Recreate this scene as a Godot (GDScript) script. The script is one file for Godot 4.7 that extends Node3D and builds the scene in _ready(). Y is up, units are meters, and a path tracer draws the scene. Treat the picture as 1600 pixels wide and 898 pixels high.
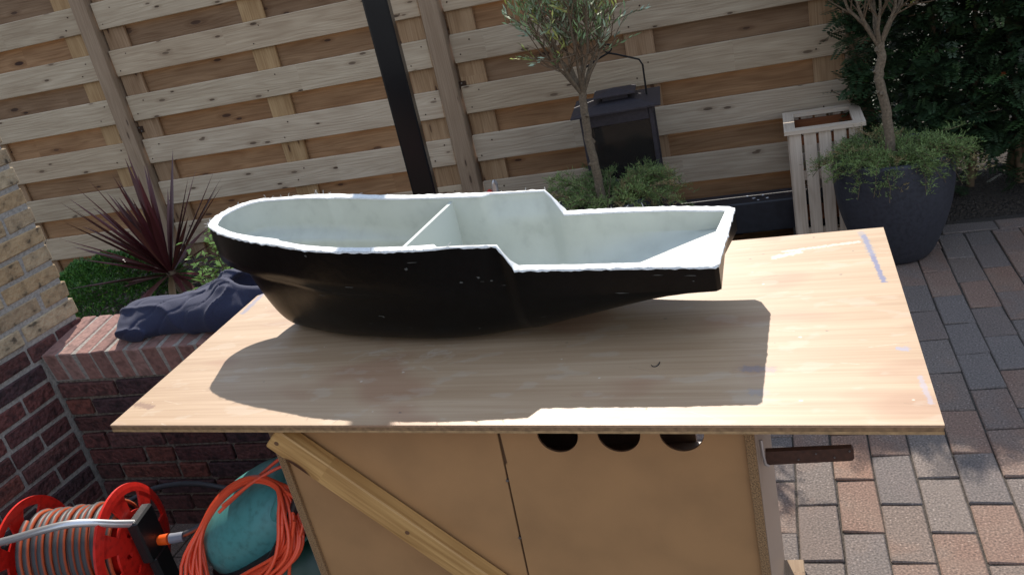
extends Node3D

# ---------------------------------------------------------------- mesh builder
class MB:
	var v := PackedVector3Array()
	var n := PackedVector3Array()
	var t := PackedVector2Array()
	var c := PackedColorArray()
	var ix := PackedInt32Array()
	var col := Color(1, 1, 1)

	func vert(p: Vector3, nn: Vector3, uv := Vector2.ZERO) -> int:
		v.append(p); n.append(nn); t.append(uv); c.append(col)
		return v.size() - 1

	# counter-clockwise as seen from outside; emitted clockwise for Godot
	func tri(a: Vector3, b: Vector3, d: Vector3, ua := Vector2.ZERO, ub := Vector2.ZERO, ud := Vector2.ZERO) -> void:
		var nn := (b - a).cross(d - a).normalized()
		var i := vert(a, nn, ua)
		vert(b, nn, ub); vert(d, nn, ud)
		ix.append_array([i, i + 2, i + 1])

	func quad(a: Vector3, b: Vector3, d: Vector3, e: Vector3, ua := Vector2.ZERO, ub := Vector2(1, 0), ud := Vector2(1, 1), ue := Vector2(0, 1)) -> void:
		var nn := (d - a).cross(e - b).normalized()
		var i := vert(a, nn, ua)
		vert(b, nn, ub); vert(d, nn, ud); vert(e, nn, ue)
		ix.append_array([i, i + 2, i + 1, i, i + 3, i + 2])

	# rows of points, smooth; outside is on the side of (next column) x (next row)
	func grid(rows: Array, closed := false, uvs := Vector2(1, 1), flip := false) -> void:
		var nr := rows.size()
		var nc: int = rows[0].size()
		var acc := []
		for i in nr:
			var line := PackedVector3Array()
			line.resize(nc)
			acc.append(line)
		for i in nr - 1:
			for j in (nc if closed else nc - 1):
				var k := (j + 1) % nc
				var a: Vector3 = rows[i][j]
				var b: Vector3 = rows[i][k]
				var d: Vector3 = rows[i + 1][k]
				var e: Vector3 = rows[i + 1][j]
				var f := (d - a).cross(e - b)
				if flip: f = -f
				acc[i][j] += f; acc[i][k] += f; acc[i + 1][k] += f; acc[i + 1][j] += f
		var base := v.size()
		for i in nr:
			for j in nc:
				vert(rows[i][j], acc[i][j].normalized(), Vector2(float(j) / nc * uvs.x, float(i) / nr * uvs.y))
		for i in nr - 1:
			for j in (nc if closed else nc - 1):
				var k := (j + 1) % nc
				var a := base + i * nc + j
				var b := base + i * nc + k
				var d := base + (i + 1) * nc + k
				var e := base + (i + 1) * nc + j
				if flip: ix.append_array([a, b, d, a, d, e])
				else: ix.append_array([a, d, b, a, e, d])

	func fan(pts: Array, nn: Vector3) -> void:
		var m := Vector3.ZERO
		for p in pts: m += p
		m /= pts.size()
		for i in pts.size():
			var a: Vector3 = pts[i]
			var b: Vector3 = pts[(i + 1) % pts.size()]
			if (a - m).cross(b - m).dot(nn) >= 0.0: tri(m, a, b)
			else: tri(m, b, a)

	func tube(path: Array, r0: float, r1: float, sides := 8, caps := true, stripe := Color(-1, 0, 0), every := 0) -> void:
		var np := path.size()
		var up := Vector3.UP
		var d0: Vector3 = (path[1] - path[0]).normalized()
		if absf(d0.dot(up)) > 0.9: up = Vector3.RIGHT
		var s := d0.cross(up).normalized()
		var base := v.size()
		var keep := col
		var first := []
		var last := []
		for i in np:
			var d: Vector3 = (path[mini(i + 1, np - 1)] - path[maxi(i - 1, 0)]).normalized()
			s = (s - d * s.dot(d)).normalized()
			var q := d.cross(s)
			var r := lerpf(r0, r1, float(i) / (np - 1))
			for j in sides + 1:
				var an := TAU * j / sides
				var o := s * cos(an) + q * sin(an)
				if every > 0: col = stripe if (j % sides) % every < 2 else keep
				vert(path[i] + o * r, o, Vector2(float(j) / sides, float(i) * 0.2))
				if i == 0 and j < sides: first.append(path[i] + o * r)
				if i == np - 1 and j < sides: last.append(path[i] + o * r)
		col = keep
		for i in np - 1:
			for j in sides:
				var a := base + i * (sides + 1) + j
				var b := a + 1
				var e := a + sides + 1
				ix.append_array([a, e + 1, b, a, e, e + 1])
		if caps:
			fan(first, path[0] - path[1])
			fan(last, path[np - 1] - path[np - 2])

	# chamfered box; uv runs in metres along the two long axes
	func box(o: Vector3, size: Vector3, bs := Basis.IDENTITY, ch := 0.002, uvo := Vector2.ZERO, jit := 0.0, rng: RandomNumberGenerator = null) -> void:
		var h := size * 0.5
		ch = minf(ch, minf(h.x, minf(h.y, h.z)) * 0.6)
		var ax := 0
		if size.y > size.x and size.y >= size.z: ax = 1
		elif size.z > size.x and size.z > size.y: ax = 2
		var jt := {}
		for k in 8:
			jt[k] = Vector3(rng.randf_range(-jit, jit), rng.randf_range(-jit, jit), rng.randf_range(-jit, jit)) if rng else Vector3.ZERO
		var P := func(sx: int, sy: int, sz: int, keep: int) -> Array:
			var l := Vector3(sx * h.x, sy * h.y, sz * h.z)
			for a in 3:
				if a != keep: l[a] -= signf(l[a]) * ch
			var key := (1 if sx > 0 else 0) + (2 if sy > 0 else 0) + (4 if sz > 0 else 0)
			l += jt[key]
			var uv := Vector2.ZERO
			match ax:
				0: uv = Vector2(l.x, l.y if keep != 1 else l.z + h.y)
				1: uv = Vector2(l.y, l.x if keep != 0 else l.z + h.x)
				2: uv = Vector2(l.z, l.x if keep != 0 else l.y + h.x)
			return [o + bs * l, uv + uvo]
		var Q := func(a: Array, b: Array, d: Array, e: Array, out: Vector3) -> void:
			var nn: Vector3 = (d[0] - a[0]).cross(e[0] - b[0])
			if nn.dot(bs * out) >= 0.0: quad(a[0], b[0], d[0], e[0], a[1], b[1], d[1], e[1])
			else: quad(a[0], e[0], d[0], b[0], a[1], e[1], d[1], b[1])
		for s in [-1, 1]:
			Q.call(P.call(s, -1, -1, 0), P.call(s, 1, -1, 0), P.call(s, 1, 1, 0), P.call(s, -1, 1, 0), Vector3(s, 0, 0))
			Q.call(P.call(-1, s, -1, 1), P.call(1, s, -1, 1), P.call(1, s, 1, 1), P.call(-1, s, 1, 1), Vector3(0, s, 0))
			Q.call(P.call(-1, -1, s, 2), P.call(1, -1, s, 2), P.call(1, 1, s, 2), P.call(-1, 1, s, 2), Vector3(0, 0, s))
		if ch <= 0.0: return
		for s in [-1, 1]:
			for u in [-1, 1]:
				Q.call(P.call(s, u, -1, 0), P.call(s, u, 1, 0), P.call(s, u, 1, 1), P.call(s, u, -1, 1), Vector3(s, u, 0))
				Q.call(P.call(s, -1, u, 0), P.call(s, 1, u, 0), P.call(s, 1, u, 2), P.call(s, -1, u, 2), Vector3(s, 0, u))
				Q.call(P.call(-1, s, u, 1), P.call(1, s, u, 1), P.call(1, s, u, 2), P.call(-1, s, u, 2), Vector3(0, s, u))
				for w in [-1, 1]:
					var a: Vector3 = P.call(s, u, w, 0)[0]
					var b: Vector3 = P.call(s, u, w, 1)[0]
					var d: Vector3 = P.call(s, u, w, 2)[0]
					if (b - a).cross(d - a).dot(bs * Vector3(s, u, w)) >= 0.0: tri(a, b, d)
					else: tri(a, d, b)

	func lathe(profile: Array, o: Vector3, segs := 40, uvs := Vector2(4, 1)) -> void:
		var rows := []
		for p in profile:
			var r := []
			for j in segs + 1:
				var an := TAU * j / segs
				r.append(o + Vector3(cos(an) * p.x, p.y, -sin(an) * p.x))
			rows.append(r)
		grid(rows, false, uvs)

	# a pointed leaf lying along d, with its face towards f
	func leaf(p: Vector3, d: Vector3, f: Vector3, l: float, w: float, bend := 0.0) -> void:
		var s := d.cross(f).normalized()
		var m := p + d * l * 0.5 + f * bend * l
		var e := p + d * l
		var nn := (s.cross(d)).normalized()
		var i := vert(p, nn)
		vert(m + s * w * 0.5, (nn + s * 0.35).normalized()); vert(e, nn); vert(m - s * w * 0.5, (nn - s * 0.35).normalized())
		ix.append_array([i, i + 2, i + 1, i, i + 3, i + 2])

	func mesh() -> ArrayMesh:
		var a := []
		a.resize(Mesh.ARRAY_MAX)
		a[Mesh.ARRAY_VERTEX] = v
		a[Mesh.ARRAY_NORMAL] = n
		a[Mesh.ARRAY_TEX_UV] = t
		a[Mesh.ARRAY_COLOR] = c
		a[Mesh.ARRAY_INDEX] = ix
		var m := ArrayMesh.new()
		m.add_surface_from_arrays(Mesh.PRIMITIVE_TRIANGLES, a)
		return m

# ---------------------------------------------------------------- naming helpers
var taken := {}

func numbered(called: String) -> String:
	if not taken.has(called):
		taken[called] = 0
		return called
	taken[called] += 1
	return "%s_%03d" % [called, taken[called]]

func thing(called: String, label: String, category: String, at := Vector3.ZERO, group := "") -> Node3D:
	var o := Node3D.new()
	o.name = numbered(called)
	add_child(o)
	o.position = at
	o.set_meta("label", label)
	o.set_meta("category", category)
	if group != "": o.set_meta("group", group)
	return o

func tag(o: Node3D, label: String, category: String) -> Node3D:
	o.set_meta("label", label)
	o.set_meta("category", category)
	return o

# a mesh given in world coordinates, hung under its parent
func part(called: String, m, mat: Material, parent: Node3D = null) -> MeshInstance3D:
	var o := MeshInstance3D.new()
	o.mesh = m.mesh() if m is MB else m
	o.material_override = mat
	if parent == null:
		o.name = numbered(called)
		add_child(o)
	else:
		o.name = called
		parent.add_child(o, true)
		var off := Vector3.ZERO
		var q: Node = parent
		while q != self:
			off += q.position
			q = q.get_parent()
		o.position = -off
	return o

func rng_of(s: int) -> RandomNumberGenerator:
	var r := RandomNumberGenerator.new()
	r.seed = s
	return r

# ---------------------------------------------------------------- materials
func noise_tex(s: int, freq: float, ramp: Array, size := 512, octaves := 5, type := FastNoiseLite.TYPE_SIMPLEX_SMOOTH) -> NoiseTexture2D:
	var f := FastNoiseLite.new()
	f.seed = s
	f.noise_type = type
	f.frequency = freq
	f.fractal_octaves = octaves
	var g := Gradient.new()
	var offs := PackedFloat32Array()
	var cols := PackedColorArray()
	for r in ramp:
		offs.append(r[0]); cols.append(r[1])
	g.offsets = offs
	g.colors = cols
	var t := NoiseTexture2D.new()
	t.width = size; t.height = size
	t.seamless = true
	t.noise = f
	t.color_ramp = g
	return t

func bump_tex(s: int, freq: float, strength: float, size := 512, octaves := 5) -> NoiseTexture2D:
	var f := FastNoiseLite.new()
	f.seed = s
	f.frequency = freq
	f.fractal_octaves = octaves
	var t := NoiseTexture2D.new()
	t.width = size; t.height = size
	t.seamless = true
	t.as_normal_map = true
	t.bump_strength = strength
	t.noise = f
	return t

func g(x: float) -> Color: return Color(x, x, x)

func lin(r: float, gg: float, b: float) -> Color: return Color(r, gg, b).linear_to_srgb()

func mat(albedo: Color, rough := 0.8, tex: Texture2D = null, scale := 1.0, nrm: Texture2D = null, nstr := 1.0, metal := 0.0) -> StandardMaterial3D:
	var m := StandardMaterial3D.new()
	m.albedo_color = albedo
	m.roughness = rough
	m.metallic = metal
	if tex or nrm:
		m.uv1_triplanar = true
		m.uv1_world_triplanar = true
		m.uv1_scale = Vector3.ONE * scale
	if tex: m.albedo_texture = tex
	if nrm:
		m.normal_enabled = true
		m.normal_texture = nrm
		m.normal_scale = nstr
	return m

func uvmat(albedo: Color, rough: float, tex: Texture2D, su: float, sv: float, nrm: Texture2D = null, nstr := 1.0) -> StandardMaterial3D:
	var m := StandardMaterial3D.new()
	m.albedo_color = albedo
	m.roughness = rough
	m.albedo_texture = tex
	m.uv1_scale = Vector3(su, sv, 1)
	if nrm:
		m.normal_enabled = true
		m.normal_texture = nrm
		m.normal_scale = nstr
	return m

func leafmat(rough := 0.55, back := 0.0) -> StandardMaterial3D:
	var m := StandardMaterial3D.new()
	m.vertex_color_use_as_albedo = true
	m.roughness = rough
	m.cull_mode = BaseMaterial3D.CULL_DISABLED
	if back > 0.0:
		m.backlight_enabled = true
		m.backlight = Color(back * 0.7, back, back * 0.3)
	return m

# wood: grain along u, knots that the grain flows round; returns [albedo, normal]
func wood(s: int, w: int, h: int, knots: int, lines: float, light: Color, dark: Color, knot_col: Color, knot_r: float) -> Array:
	var r := rng_of(s)
	var a := FastNoiseLite.new(); a.seed = s; a.frequency = 0.004; a.fractal_octaves = 3
	var b := FastNoiseLite.new(); b.seed = s + 1; b.frequency = 0.012; b.fractal_octaves = 4
	var d := FastNoiseLite.new(); d.seed = s + 2; d.frequency = 0.02; d.fractal_octaves = 3
	var ks := []
	for k in knots:
		ks.append([r.randf() * w, r.randf() * h, knot_r * r.randf_range(0.5, 1.15), r.randf_range(0.5, 1.0)])
	var data := PackedByteArray(); data.resize(w * h * 3)
	var bump := PackedByteArray(); bump.resize(w * h)
	for y in h:
		for x in w:
			var yy := float(y)
			var kd := 0.0
			var ring := 0.0
			for k in ks:
				var dx: float = x - k[0]
				if absf(dx) > k[2] * 7.0: continue
				var dy: float = y - k[1]
				if absf(dy) > k[2] * 4.0: continue
				var q := sqrt(dx * dx * 0.3 + dy * dy) / float(k[2])
				var push := exp(-q * q * 0.35)
				yy += signf(dy) * -push * float(k[2]) * 0.9
				if q < 1.0: kd = maxf(kd, clampf((1.0 - q) * 3.0, 0, 1) * float(k[3]))
				elif q < 2.2: ring = maxf(ring, (2.2 - q) / 1.2 * 0.35)
			var ph := yy / h * lines + a.get_noise_2d(x * 0.35, yy * 1.6) * 3.0
			var tri := absf(fposmod(ph, 1.0) - 0.35)
			var gr := 0.42 * smoothstep(0.0, 0.35, tri)
			var st := b.get_noise_2d(x * 0.35, yy * 9.0) * 0.5 + 0.5
			var bl := d.get_noise_2d(x * 0.25, yy * 0.5) * 0.5 + 0.5
			var m := clampf(0.40 + gr * 0.38 + 0.55 * (st - 0.42) + 0.6 * (bl - 0.42) - ring, 0, 1)
			var cc := dark.lerp(light, m).lerp(knot_col, kd)
			var i := (y * w + x)
			data[i * 3] = int(clampf(cc.r, 0, 1) * 255); data[i * 3 + 1] = int(clampf(cc.g, 0, 1) * 255); data[i * 3 + 2] = int(clampf(cc.b, 0, 1) * 255)
			bump[i] = int(clampf(0.3 + gr * 0.6 + 0.5 * (st - 0.5) - kd * 0.3, 0, 1) * 255)
	var img := Image.create_from_data(w, h, false, Image.FORMAT_RGB8, data)
	var bi := Image.create_from_data(w, h, false, Image.FORMAT_L8, bump)
	bi.convert(Image.FORMAT_RGBA8)
	bi.bump_map_to_normal_map(3.0)
	return [ImageTexture.create_from_image(img), ImageTexture.create_from_image(bi)]

# the top veneer of the board: x runs along the board, y from back to front
const BW := 1.64
const BD := 0.80
func board_tex() -> ImageTexture:
	var w := 1600
	var h := 780
	var a := FastNoiseLite.new(); a.seed = 71; a.frequency = 0.006; a.fractal_octaves = 4
	var b := FastNoiseLite.new(); b.seed = 72; b.frequency = 0.02; b.fractal_octaves = 4
	var e := FastNoiseLite.new(); e.seed = 73; e.frequency = 0.004; e.fractal_octaves = 3
	var f := FastNoiseLite.new(); f.seed = 74; f.frequency = 0.03; f.fractal_octaves = 4
	var data := PackedByteArray(); data.resize(w * h * 3)
	var light := Color(0.72, 0.613, 0.492)
	var dark := Color(0.605, 0.485, 0.36)
	var red := Color(0.56, 0.38, 0.28)
	for y in h:
		for x in w:
			var st := b.get_noise_2d(x * 0.09, y * 3.4)
			var wv := a.get_noise_2d(x * 0.16, y * 1.5)
			st += b.get_noise_2d(x * 0.05 + 400.0, y * 11.0) * 0.7
			var bl := e.get_noise_2d(x * 0.5, y)
			var m := clampf(0.62 + st * 0.38 + wv * 0.4, 0, 1)
			var cc := dark.lerp(light, m)
			cc = cc.lerp(red, clampf(bl * 1.2 - 0.25, 0, 0.34))
			var ru := f.get_noise_2d(x * 0.22 + y * 0.1, y * 0.5)
			cc = cc.lerp(Color(0.74, 0.70, 0.645), clampf((ru - 0.30) * 1.6, 0, 0.22))
			var i := (y * w + x) * 3
			data[i] = int(cc.r * 255); data[i + 1] = int(cc.g * 255); data[i + 2] = int(cc.b * 255)
	var img := Image.create_from_data(w, h, false, Image.FORMAT_RGB8, data)
	var r := rng_of(9)
	var sx := w / BW
	var sy := h / BD
	# paint smears (metres from the back left corner)
	var blue := Color(0.42, 0.44, 0.58)
	var smear := func(x0: float, y0: float, x1: float, y1: float, wd: float, cl: Color, k: float) -> void:
		var pa := Vector2(x0 * sx, y0 * sy)
		var pb := Vector2(x1 * sx, y1 * sy)
		var L := maxf(pa.distance_to(pb), 1.0)
		for yy in range(maxi(0, int(minf(pa.y, pb.y) - wd * sy - 3)), mini(h, int(maxf(pa.y, pb.y) + wd * sy + 3))):
			for xx in range(maxi(0, int(minf(pa.x, pb.x) - wd * sx - 3)), mini(w, int(maxf(pa.x, pb.x) + wd * sx + 3))):
				var q := Vector2(xx, yy)
				var tt := clampf((q - pa).dot(pb - pa) / (L * L), 0, 1)
				var dd := q.distance_to(pa.lerp(pb, tt)) / (wd * sx)
				var nz := f.get_noise_2d(xx * 3.0, yy * 3.0)
				var al := clampf((1.0 - dd) * 2.2 + nz * 1.4 - 0.1, 0, 1) * k
				if al > 0.01: img.set_pixel(xx, yy, img.get_pixel(xx, yy).lerp(cl, al))
	smear.call(1.594, 0.04, 1.610, 0.29, 0.0065, Color(0.36, 0.38, 0.52), 0.85)
	smear.call(1.590, 0.02, 1.602, 0.15, 0.010, Color(0.5, 0.5, 0.55), 0.5)
	smear.call(0.012, 0.08, 0.020, 0.22, 0.010, blue, 0.6)
	smear.call(1.345, 0.62, 1.39, 0.625, 0.012, Color(0.45, 0.44, 0.5), 0.45)
	smear.call(1.36, 0.70, 1.375, 0.70, 0.014, Color(0.55, 0.53, 0.55), 0.4)
	smear.call(1.605, 0.565, 1.617, 0.565, 0.009, Color(0.55, 0.56, 0.68), 0.6)
	smear.call(1.625, 0.66, 1.63, 0.74, 0.006, Color(0.6, 0.6, 0.7), 0.5)
	smear.call(0.01, 0.71, 0.06, 0.725, 0.012, Color(0.42, 0.30, 0.24), 0.5)
	smear.call(1.42, 0.10, 1.58, 0.075, 0.008, Color(0.86, 0.85, 0.83), 0.5)
	smear.call(1.40, 0.13, 1.45, 0.11, 0.012, Color(0.86, 0.85, 0.83), 0.5)
	for k in 40:
		var sx0 := r.randf_range(0.47, 0.74)
		var sy0 := 0.535 + r.randf_range(-0.05, 0.06)
		var sa := r.randf_range(-0.9, 0.5)
		var sl := r.randf_range(0.01, 0.05)
		smear.call(sx0, sy0, sx0 + cos(sa) * sl, sy0 + sin(sa) * sl, r.randf_range(0.002, 0.010), Color(0.80, 0.77, 0.73), r.randf_range(0.06, 0.22))
	for k in 60:
		var x := r.randf() * BW
		var y := r.randf() * BD
		var an := r.randf_range(-0.5, 0.5)
		var L := r.randf_range(0.01, 0.07)
		var cl := Color(0.86, 0.83, 0.78) if r.randf() < 0.65 else Color(0.45, 0.36, 0.28)
		smear.call(x, y, x + cos(an) * L, y + sin(an) * L, r.randf_range(0.0007, 0.0014), cl, r.randf_range(0.1, 0.4))
	for k in 46:
		var x := r.randf() * BW
		var y := r.randf() * BD
		smear.call(x, y, x + r.randf_range(-0.004, 0.004), y, r.randf_range(0.001, 0.003), Color(0.3, 0.26, 0.24) if r.randf() < 0.5 else Color(0.9, 0.89, 0.86), 0.6)
	return ImageTexture.create_from_image(img)

var M := {}

func make_materials() -> void:
	var w1 := wood(11, 1024, 512, 34, 22.0, Color(0.93, 0.90, 0.86), Color(0.72, 0.66, 0.60), Color(0.32, 0.25, 0.20), 6.5)
	var w2 := wood(23, 1024, 512, 22, 17.0, Color(0.95, 0.88, 0.79), Color(0.66, 0.55, 0.43), Color(0.30, 0.19, 0.12), 10.0)
	M.slat = []
	for k in 6:
		var f: float = [0.80, 0.75, 0.78, 0.82, 0.74, 0.79][k]
		M.slat.append(uvmat(Color(f, f * [0.945, 0.935, 0.95, 0.945, 0.94, 0.93][k], f * [0.845, 0.825, 0.865, 0.855, 0.835, 0.82][k]), 0.85, w1[0], 0.5, 1.7, w1[1], 0.5))
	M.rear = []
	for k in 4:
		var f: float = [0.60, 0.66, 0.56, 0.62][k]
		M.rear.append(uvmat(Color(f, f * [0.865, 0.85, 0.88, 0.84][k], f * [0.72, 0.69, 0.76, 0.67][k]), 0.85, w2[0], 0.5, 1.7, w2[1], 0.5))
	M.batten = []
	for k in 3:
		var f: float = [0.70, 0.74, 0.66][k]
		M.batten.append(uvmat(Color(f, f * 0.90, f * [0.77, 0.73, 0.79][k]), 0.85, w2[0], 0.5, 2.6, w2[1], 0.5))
	M.post = uvmat(Color(0.66, 0.59, 0.51), 0.85, w1[0], 0.5, 2.4, w1[1], 0.6)
	M.pine = uvmat(Color(0.86, 0.74, 0.52), 0.6, w2[0], 0.5, 1.7, w2[1], 0.3)
	M.board = uvmat(Color(1, 1, 1), 0.5, board_tex(), 1.0, 1.0)
	M.ply_dark = mat(Color(0.60, 0.47, 0.33), 0.8, noise_tex(5, 0.02, [[0.0, g(0.7)], [1.0, g(1.0)]]), 6.0)
	M.ply_light = mat(Color(0.74, 0.60, 0.42), 0.8, noise_tex(6, 0.02, [[0.0, g(0.75)], [1.0, g(1.0)]]), 6.0)
	M.ply_face = mat(Color(0.70, 0.56, 0.44), 0.8, noise_tex(7, 0.02, [[0.0, g(0.8)], [1.0, g(1.0)]]), 6.0)
	M.hardboard = mat(Color(0.68, 0.515, 0.34), 0.55, noise_tex(8, 0.008, [[0.0, g(0.90)], [0.5, g(0.96)], [1.0, g(1.0)]], 512, 6), 1.2)
	M.particle = mat(Color(0.64, 0.50, 0.34), 0.9, noise_tex(9, 0.06, [[0.2, g(0.6)], [0.45, g(0.85)], [0.8, g(1.0)]], 512, 4), 9.0, bump_tex(9, 0.06, 6.0), 0.5)
	M.melamine = mat(Color(0.60, 0.52, 0.45), 0.4)
	M.hole_edge = mat(Color(0.42, 0.30, 0.20), 0.9)
	M.screw = mat(Color(0.55, 0.55, 0.55), 0.35, null, 1, null, 1, 0.9)
	M.brown_plate = mat(Color(0.33, 0.215, 0.165), 0.45, noise_tex(13, 0.03, [[0.0, g(0.7)], [1.0, g(1.0)]]), 4.0)
	# brickwork
	var br := noise_tex(31, 0.012, [[0.1, g(0.55)], [0.4, g(0.85)], [0.62, g(1.0)], [0.8, g(0.78)]], 512, 6)
	var bn := bump_tex(32, 0.03, 9.0)
	M.yellow = []
	var yb := noise_tex(33, 0.012, [[0.10, g(0.42)], [0.22, g(0.82)], [0.5, g(0.96)], [0.9, g(1.0)]], 512, 5)
	for k in 5:
		var c: Color = [Color(0.67, 0.58, 0.455), Color(0.64, 0.545, 0.415), Color(0.69, 0.61, 0.49), Color(0.63, 0.545, 0.43), Color(0.66, 0.555, 0.415)][k]
		M.yellow.append(mat(c, 0.92, yb, 3.1, bn, 0.6))
	M.red = []
	for k in 6:
		var c: Color = [Color(0.42, 0.235, 0.21), Color(0.36, 0.21, 0.20), Color(0.47, 0.265, 0.22), Color(0.30, 0.20, 0.205), Color(0.40, 0.25, 0.23), Color(0.33, 0.19, 0.17)][k]
		M.red.append(mat(c, 0.9, br, 3.3, bn, 1.0))
	M.coping = []
	for k in 3:
		var c: Color = [Color(0.575, 0.425, 0.385), Color(0.53, 0.39, 0.355), Color(0.605, 0.47, 0.43)][k]
		M.coping.append(mat(c, 0.9, noise_tex(38, 0.012, [[0.1, g(0.75)], [0.5, g(1.0)], [0.8, g(0.88)]], 512, 6), 3.3, bn, 0.4))
	M.mortar = mat(Color(0.60, 0.575, 0.54), 0.95, noise_tex(35, 0.03, [[0.0, g(0.8)], [0.6, g(1.0)]]), 4.0, bump_tex(36, 0.05, 8.0), 0.5)
	M.mortar_dark = mat(Color(0.50, 0.45, 0.40), 0.95, noise_tex(37, 0.03, [[0.0, g(0.6)], [0.6, g(1.0)]]), 4.0, bump_tex(36, 0.05, 8.0), 1.0)
	# pavers: blends of rust and blue-grey with pale grit
	M.paver = []
	var speck := bump_tex(41, 0.12, 5.0, 512, 3)
	var blends := [
		[Color(0.55, 0.455, 0.40), Color(0.53, 0.465, 0.425), Color(0.57, 0.47, 0.41)],
		[Color(0.505, 0.455, 0.42), Color(0.515, 0.465, 0.43), Color(0.545, 0.465, 0.415)],
		[Color(0.57, 0.455, 0.39), Color(0.58, 0.48, 0.415), Color(0.535, 0.465, 0.42)],
		[Color(0.48, 0.44, 0.415), Color(0.495, 0.45, 0.425), Color(0.51, 0.455, 0.42)]]
	for k in 4:
		var w := 512
		var f := FastNoiseLite.new(); f.seed = 50 + k; f.frequency = 0.006; f.fractal_octaves = 3
		var q := FastNoiseLite.new(); q.seed = 60 + k; q.frequency = 0.15; q.fractal_octaves = 3
		var fi := f.get_seamless_image(w, w)
		var qi := q.get_seamless_image(w, w)
		var fd := fi.get_data()
		var qd := qi.get_data()
		var data := PackedByteArray(); data.resize(w * w * 3)
		var bb: Array = blends[k]
		for i in w * w:
			var a := fd[i] / 255.0
			var s := qd[i] / 255.0
			var c: Color = bb[0].lerp(bb[1], clampf(a * 2.4 - 0.7, 0, 1)).lerp(bb[2], clampf(a * 3.0 - 2.0, 0, 1))
			var l := 0.86 + (s - 0.5) * 0.5
			c = c * l
			if s > 0.82: c = c.lerp(Color(0.80, 0.76, 0.72), clampf((s - 0.82) * 9.0, 0, 0.85))
			if s < 0.17: c = c.lerp(Color(0.16, 0.15, 0.15), clampf((0.17 - s) * 9.0, 0, 0.8))
			data[i * 3] = int(clampf(c.r, 0, 1) * 255); data[i * 3 + 1] = int(clampf(c.g, 0, 1) * 255); data[i * 3 + 2] = int(clampf(c.b, 0, 1) * 255)
		var tx := ImageTexture.create_from_image(Image.create_from_data(w, w, false, Image.FORMAT_RGB8, data))
		for o in 3:
			var m := mat([Color(1, 1, 1), Color(0.95, 0.95, 0.955), Color(1.0, 0.97, 0.95)][o], 0.9, tx, 1.7, speck, 0.3)
			m.uv1_offset = Vector3(0.31 * o, 0.17 * o, 0.53 * o)
			M.paver.append(m)
	M.joint = mat(Color(0.36, 0.325, 0.29), 1.0, noise_tex(43, 0.05, [[0.0, g(0.4)], [1.0, g(1.0)]]), 5.0)
	M.soil = mat(Color(0.27, 0.235, 0.20), 1.0, noise_tex(44, 0.05, [[0.1, g(0.4)], [0.6, g(1.0)]]), 2.0, bump_tex(45, 0.06, 12.0), 1.5)
	M.ground = mat(Color(0.36, 0.33, 0.28), 1.0, noise_tex(46, 0.02, [[0.0, g(0.7)], [1.0, g(1.0)]]), 0.5)
	M.pebble = []
	for c in [Color(0.45, 0.42, 0.39), Color(0.55, 0.50, 0.45), Color(0.34, 0.30, 0.28)]:
		M.pebble.append(mat(c, 0.9))
	# boat
	M.hull = mat(Color(0.04, 0.039, 0.037), 0.3, noise_tex(48, 0.02, [[0.0, g(0.65)], [1.0, g(1.0)]]), 3.0, bump_tex(49, 0.02, 1.6), 0.35)
	M.hull.metallic_specular = 0.32
	M.lining = mat(Color(0.735, 0.75, 0.71), 0.45, noise_tex(51, 0.01, [[0.1, g(0.94)], [0.4, g(0.985)], [0.75, g(1.0)]], 512, 6), 3.0, bump_tex(52, 0.02, 2.0), 0.3)
	M.rim = mat(Color(0.90, 0.90, 0.88), 0.7, noise_tex(53, 0.04, [[0.0, g(0.86)], [1.0, g(1.0)]]), 6.0)
	M.bulkhead = mat(Color(0.75, 0.77, 0.735), 0.25)
	M.scuff = mat(Color(0.30, 0.30, 0.28), 0.8)
	# metals, plastics, cloth
	M.black_steel = mat(Color(0.02, 0.028, 0.055), 0.25, null, 1.0, bump_tex(55, 0.01, 0.8), 0.2)
	M.black_steel.metallic_specular = 0.42
	M.lantern = mat(Color(0.245, 0.225, 0.245), 0.55, noise_tex(56, 0.03, [[0.0, g(0.75)], [1.0, g(1.0)]]), 3.0, null, 1.0, 0.3)
	M.iron = mat(Color(0.10, 0.10, 0.10), 0.5, null, 1, null, 1, 0.5)
	M.rust = mat(Color(0.26, 0.19, 0.14), 0.7, null, 1, null, 1, 0.5)
	M.alu = mat(Color(0.80, 0.80, 0.80), 0.32, null, 1, null, 1, 0.75)
	M.red_plastic = mat(Color(0.83, 0.14, 0.095), 0.42, noise_tex(64, 0.02, [[0.1, g(0.78)], [0.5, g(0.97)], [1.0, g(1.0)]], 512, 6), 4.0)
	M.black_plastic = mat(Color(0.10, 0.10, 0.105), 0.42)
	M.orange_plastic = mat(Color(0.92, 0.36, 0.11), 0.35)
	M.grey_plastic = mat(Color(0.48, 0.49, 0.52), 0.45)
	M.teal = mat(Color(0.29, 0.55, 0.535), 0.45, noise_tex(65, 0.02, [[0.1, g(0.8)], [0.5, g(0.97)], [1.0, g(1.0)]], 512, 6), 4.0)
	M.green_plastic = mat(Color(0.06, 0.26, 0.21), 0.36)
	M.cable = mat(Color(0.89, 0.32, 0.19), 0.36)
	M.navy = mat(Color(0.155, 0.17, 0.27), 0.9, noise_tex(57, 0.04, [[0.0, g(0.85)], [1.0, g(1.0)]]), 6.0, bump_tex(58, 0.10, 3.0), 0.4)
	M.navy.rim_enabled = true
	M.navy.rim = 0.4
	M.pot = mat(Color(0.20, 0.205, 0.235), 0.62, noise_tex(59, 0.03, [[0.0, g(0.72)], [0.6, g(1.0)]]), 3.0, bump_tex(60, 0.05, 3.0), 0.5)
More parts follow.
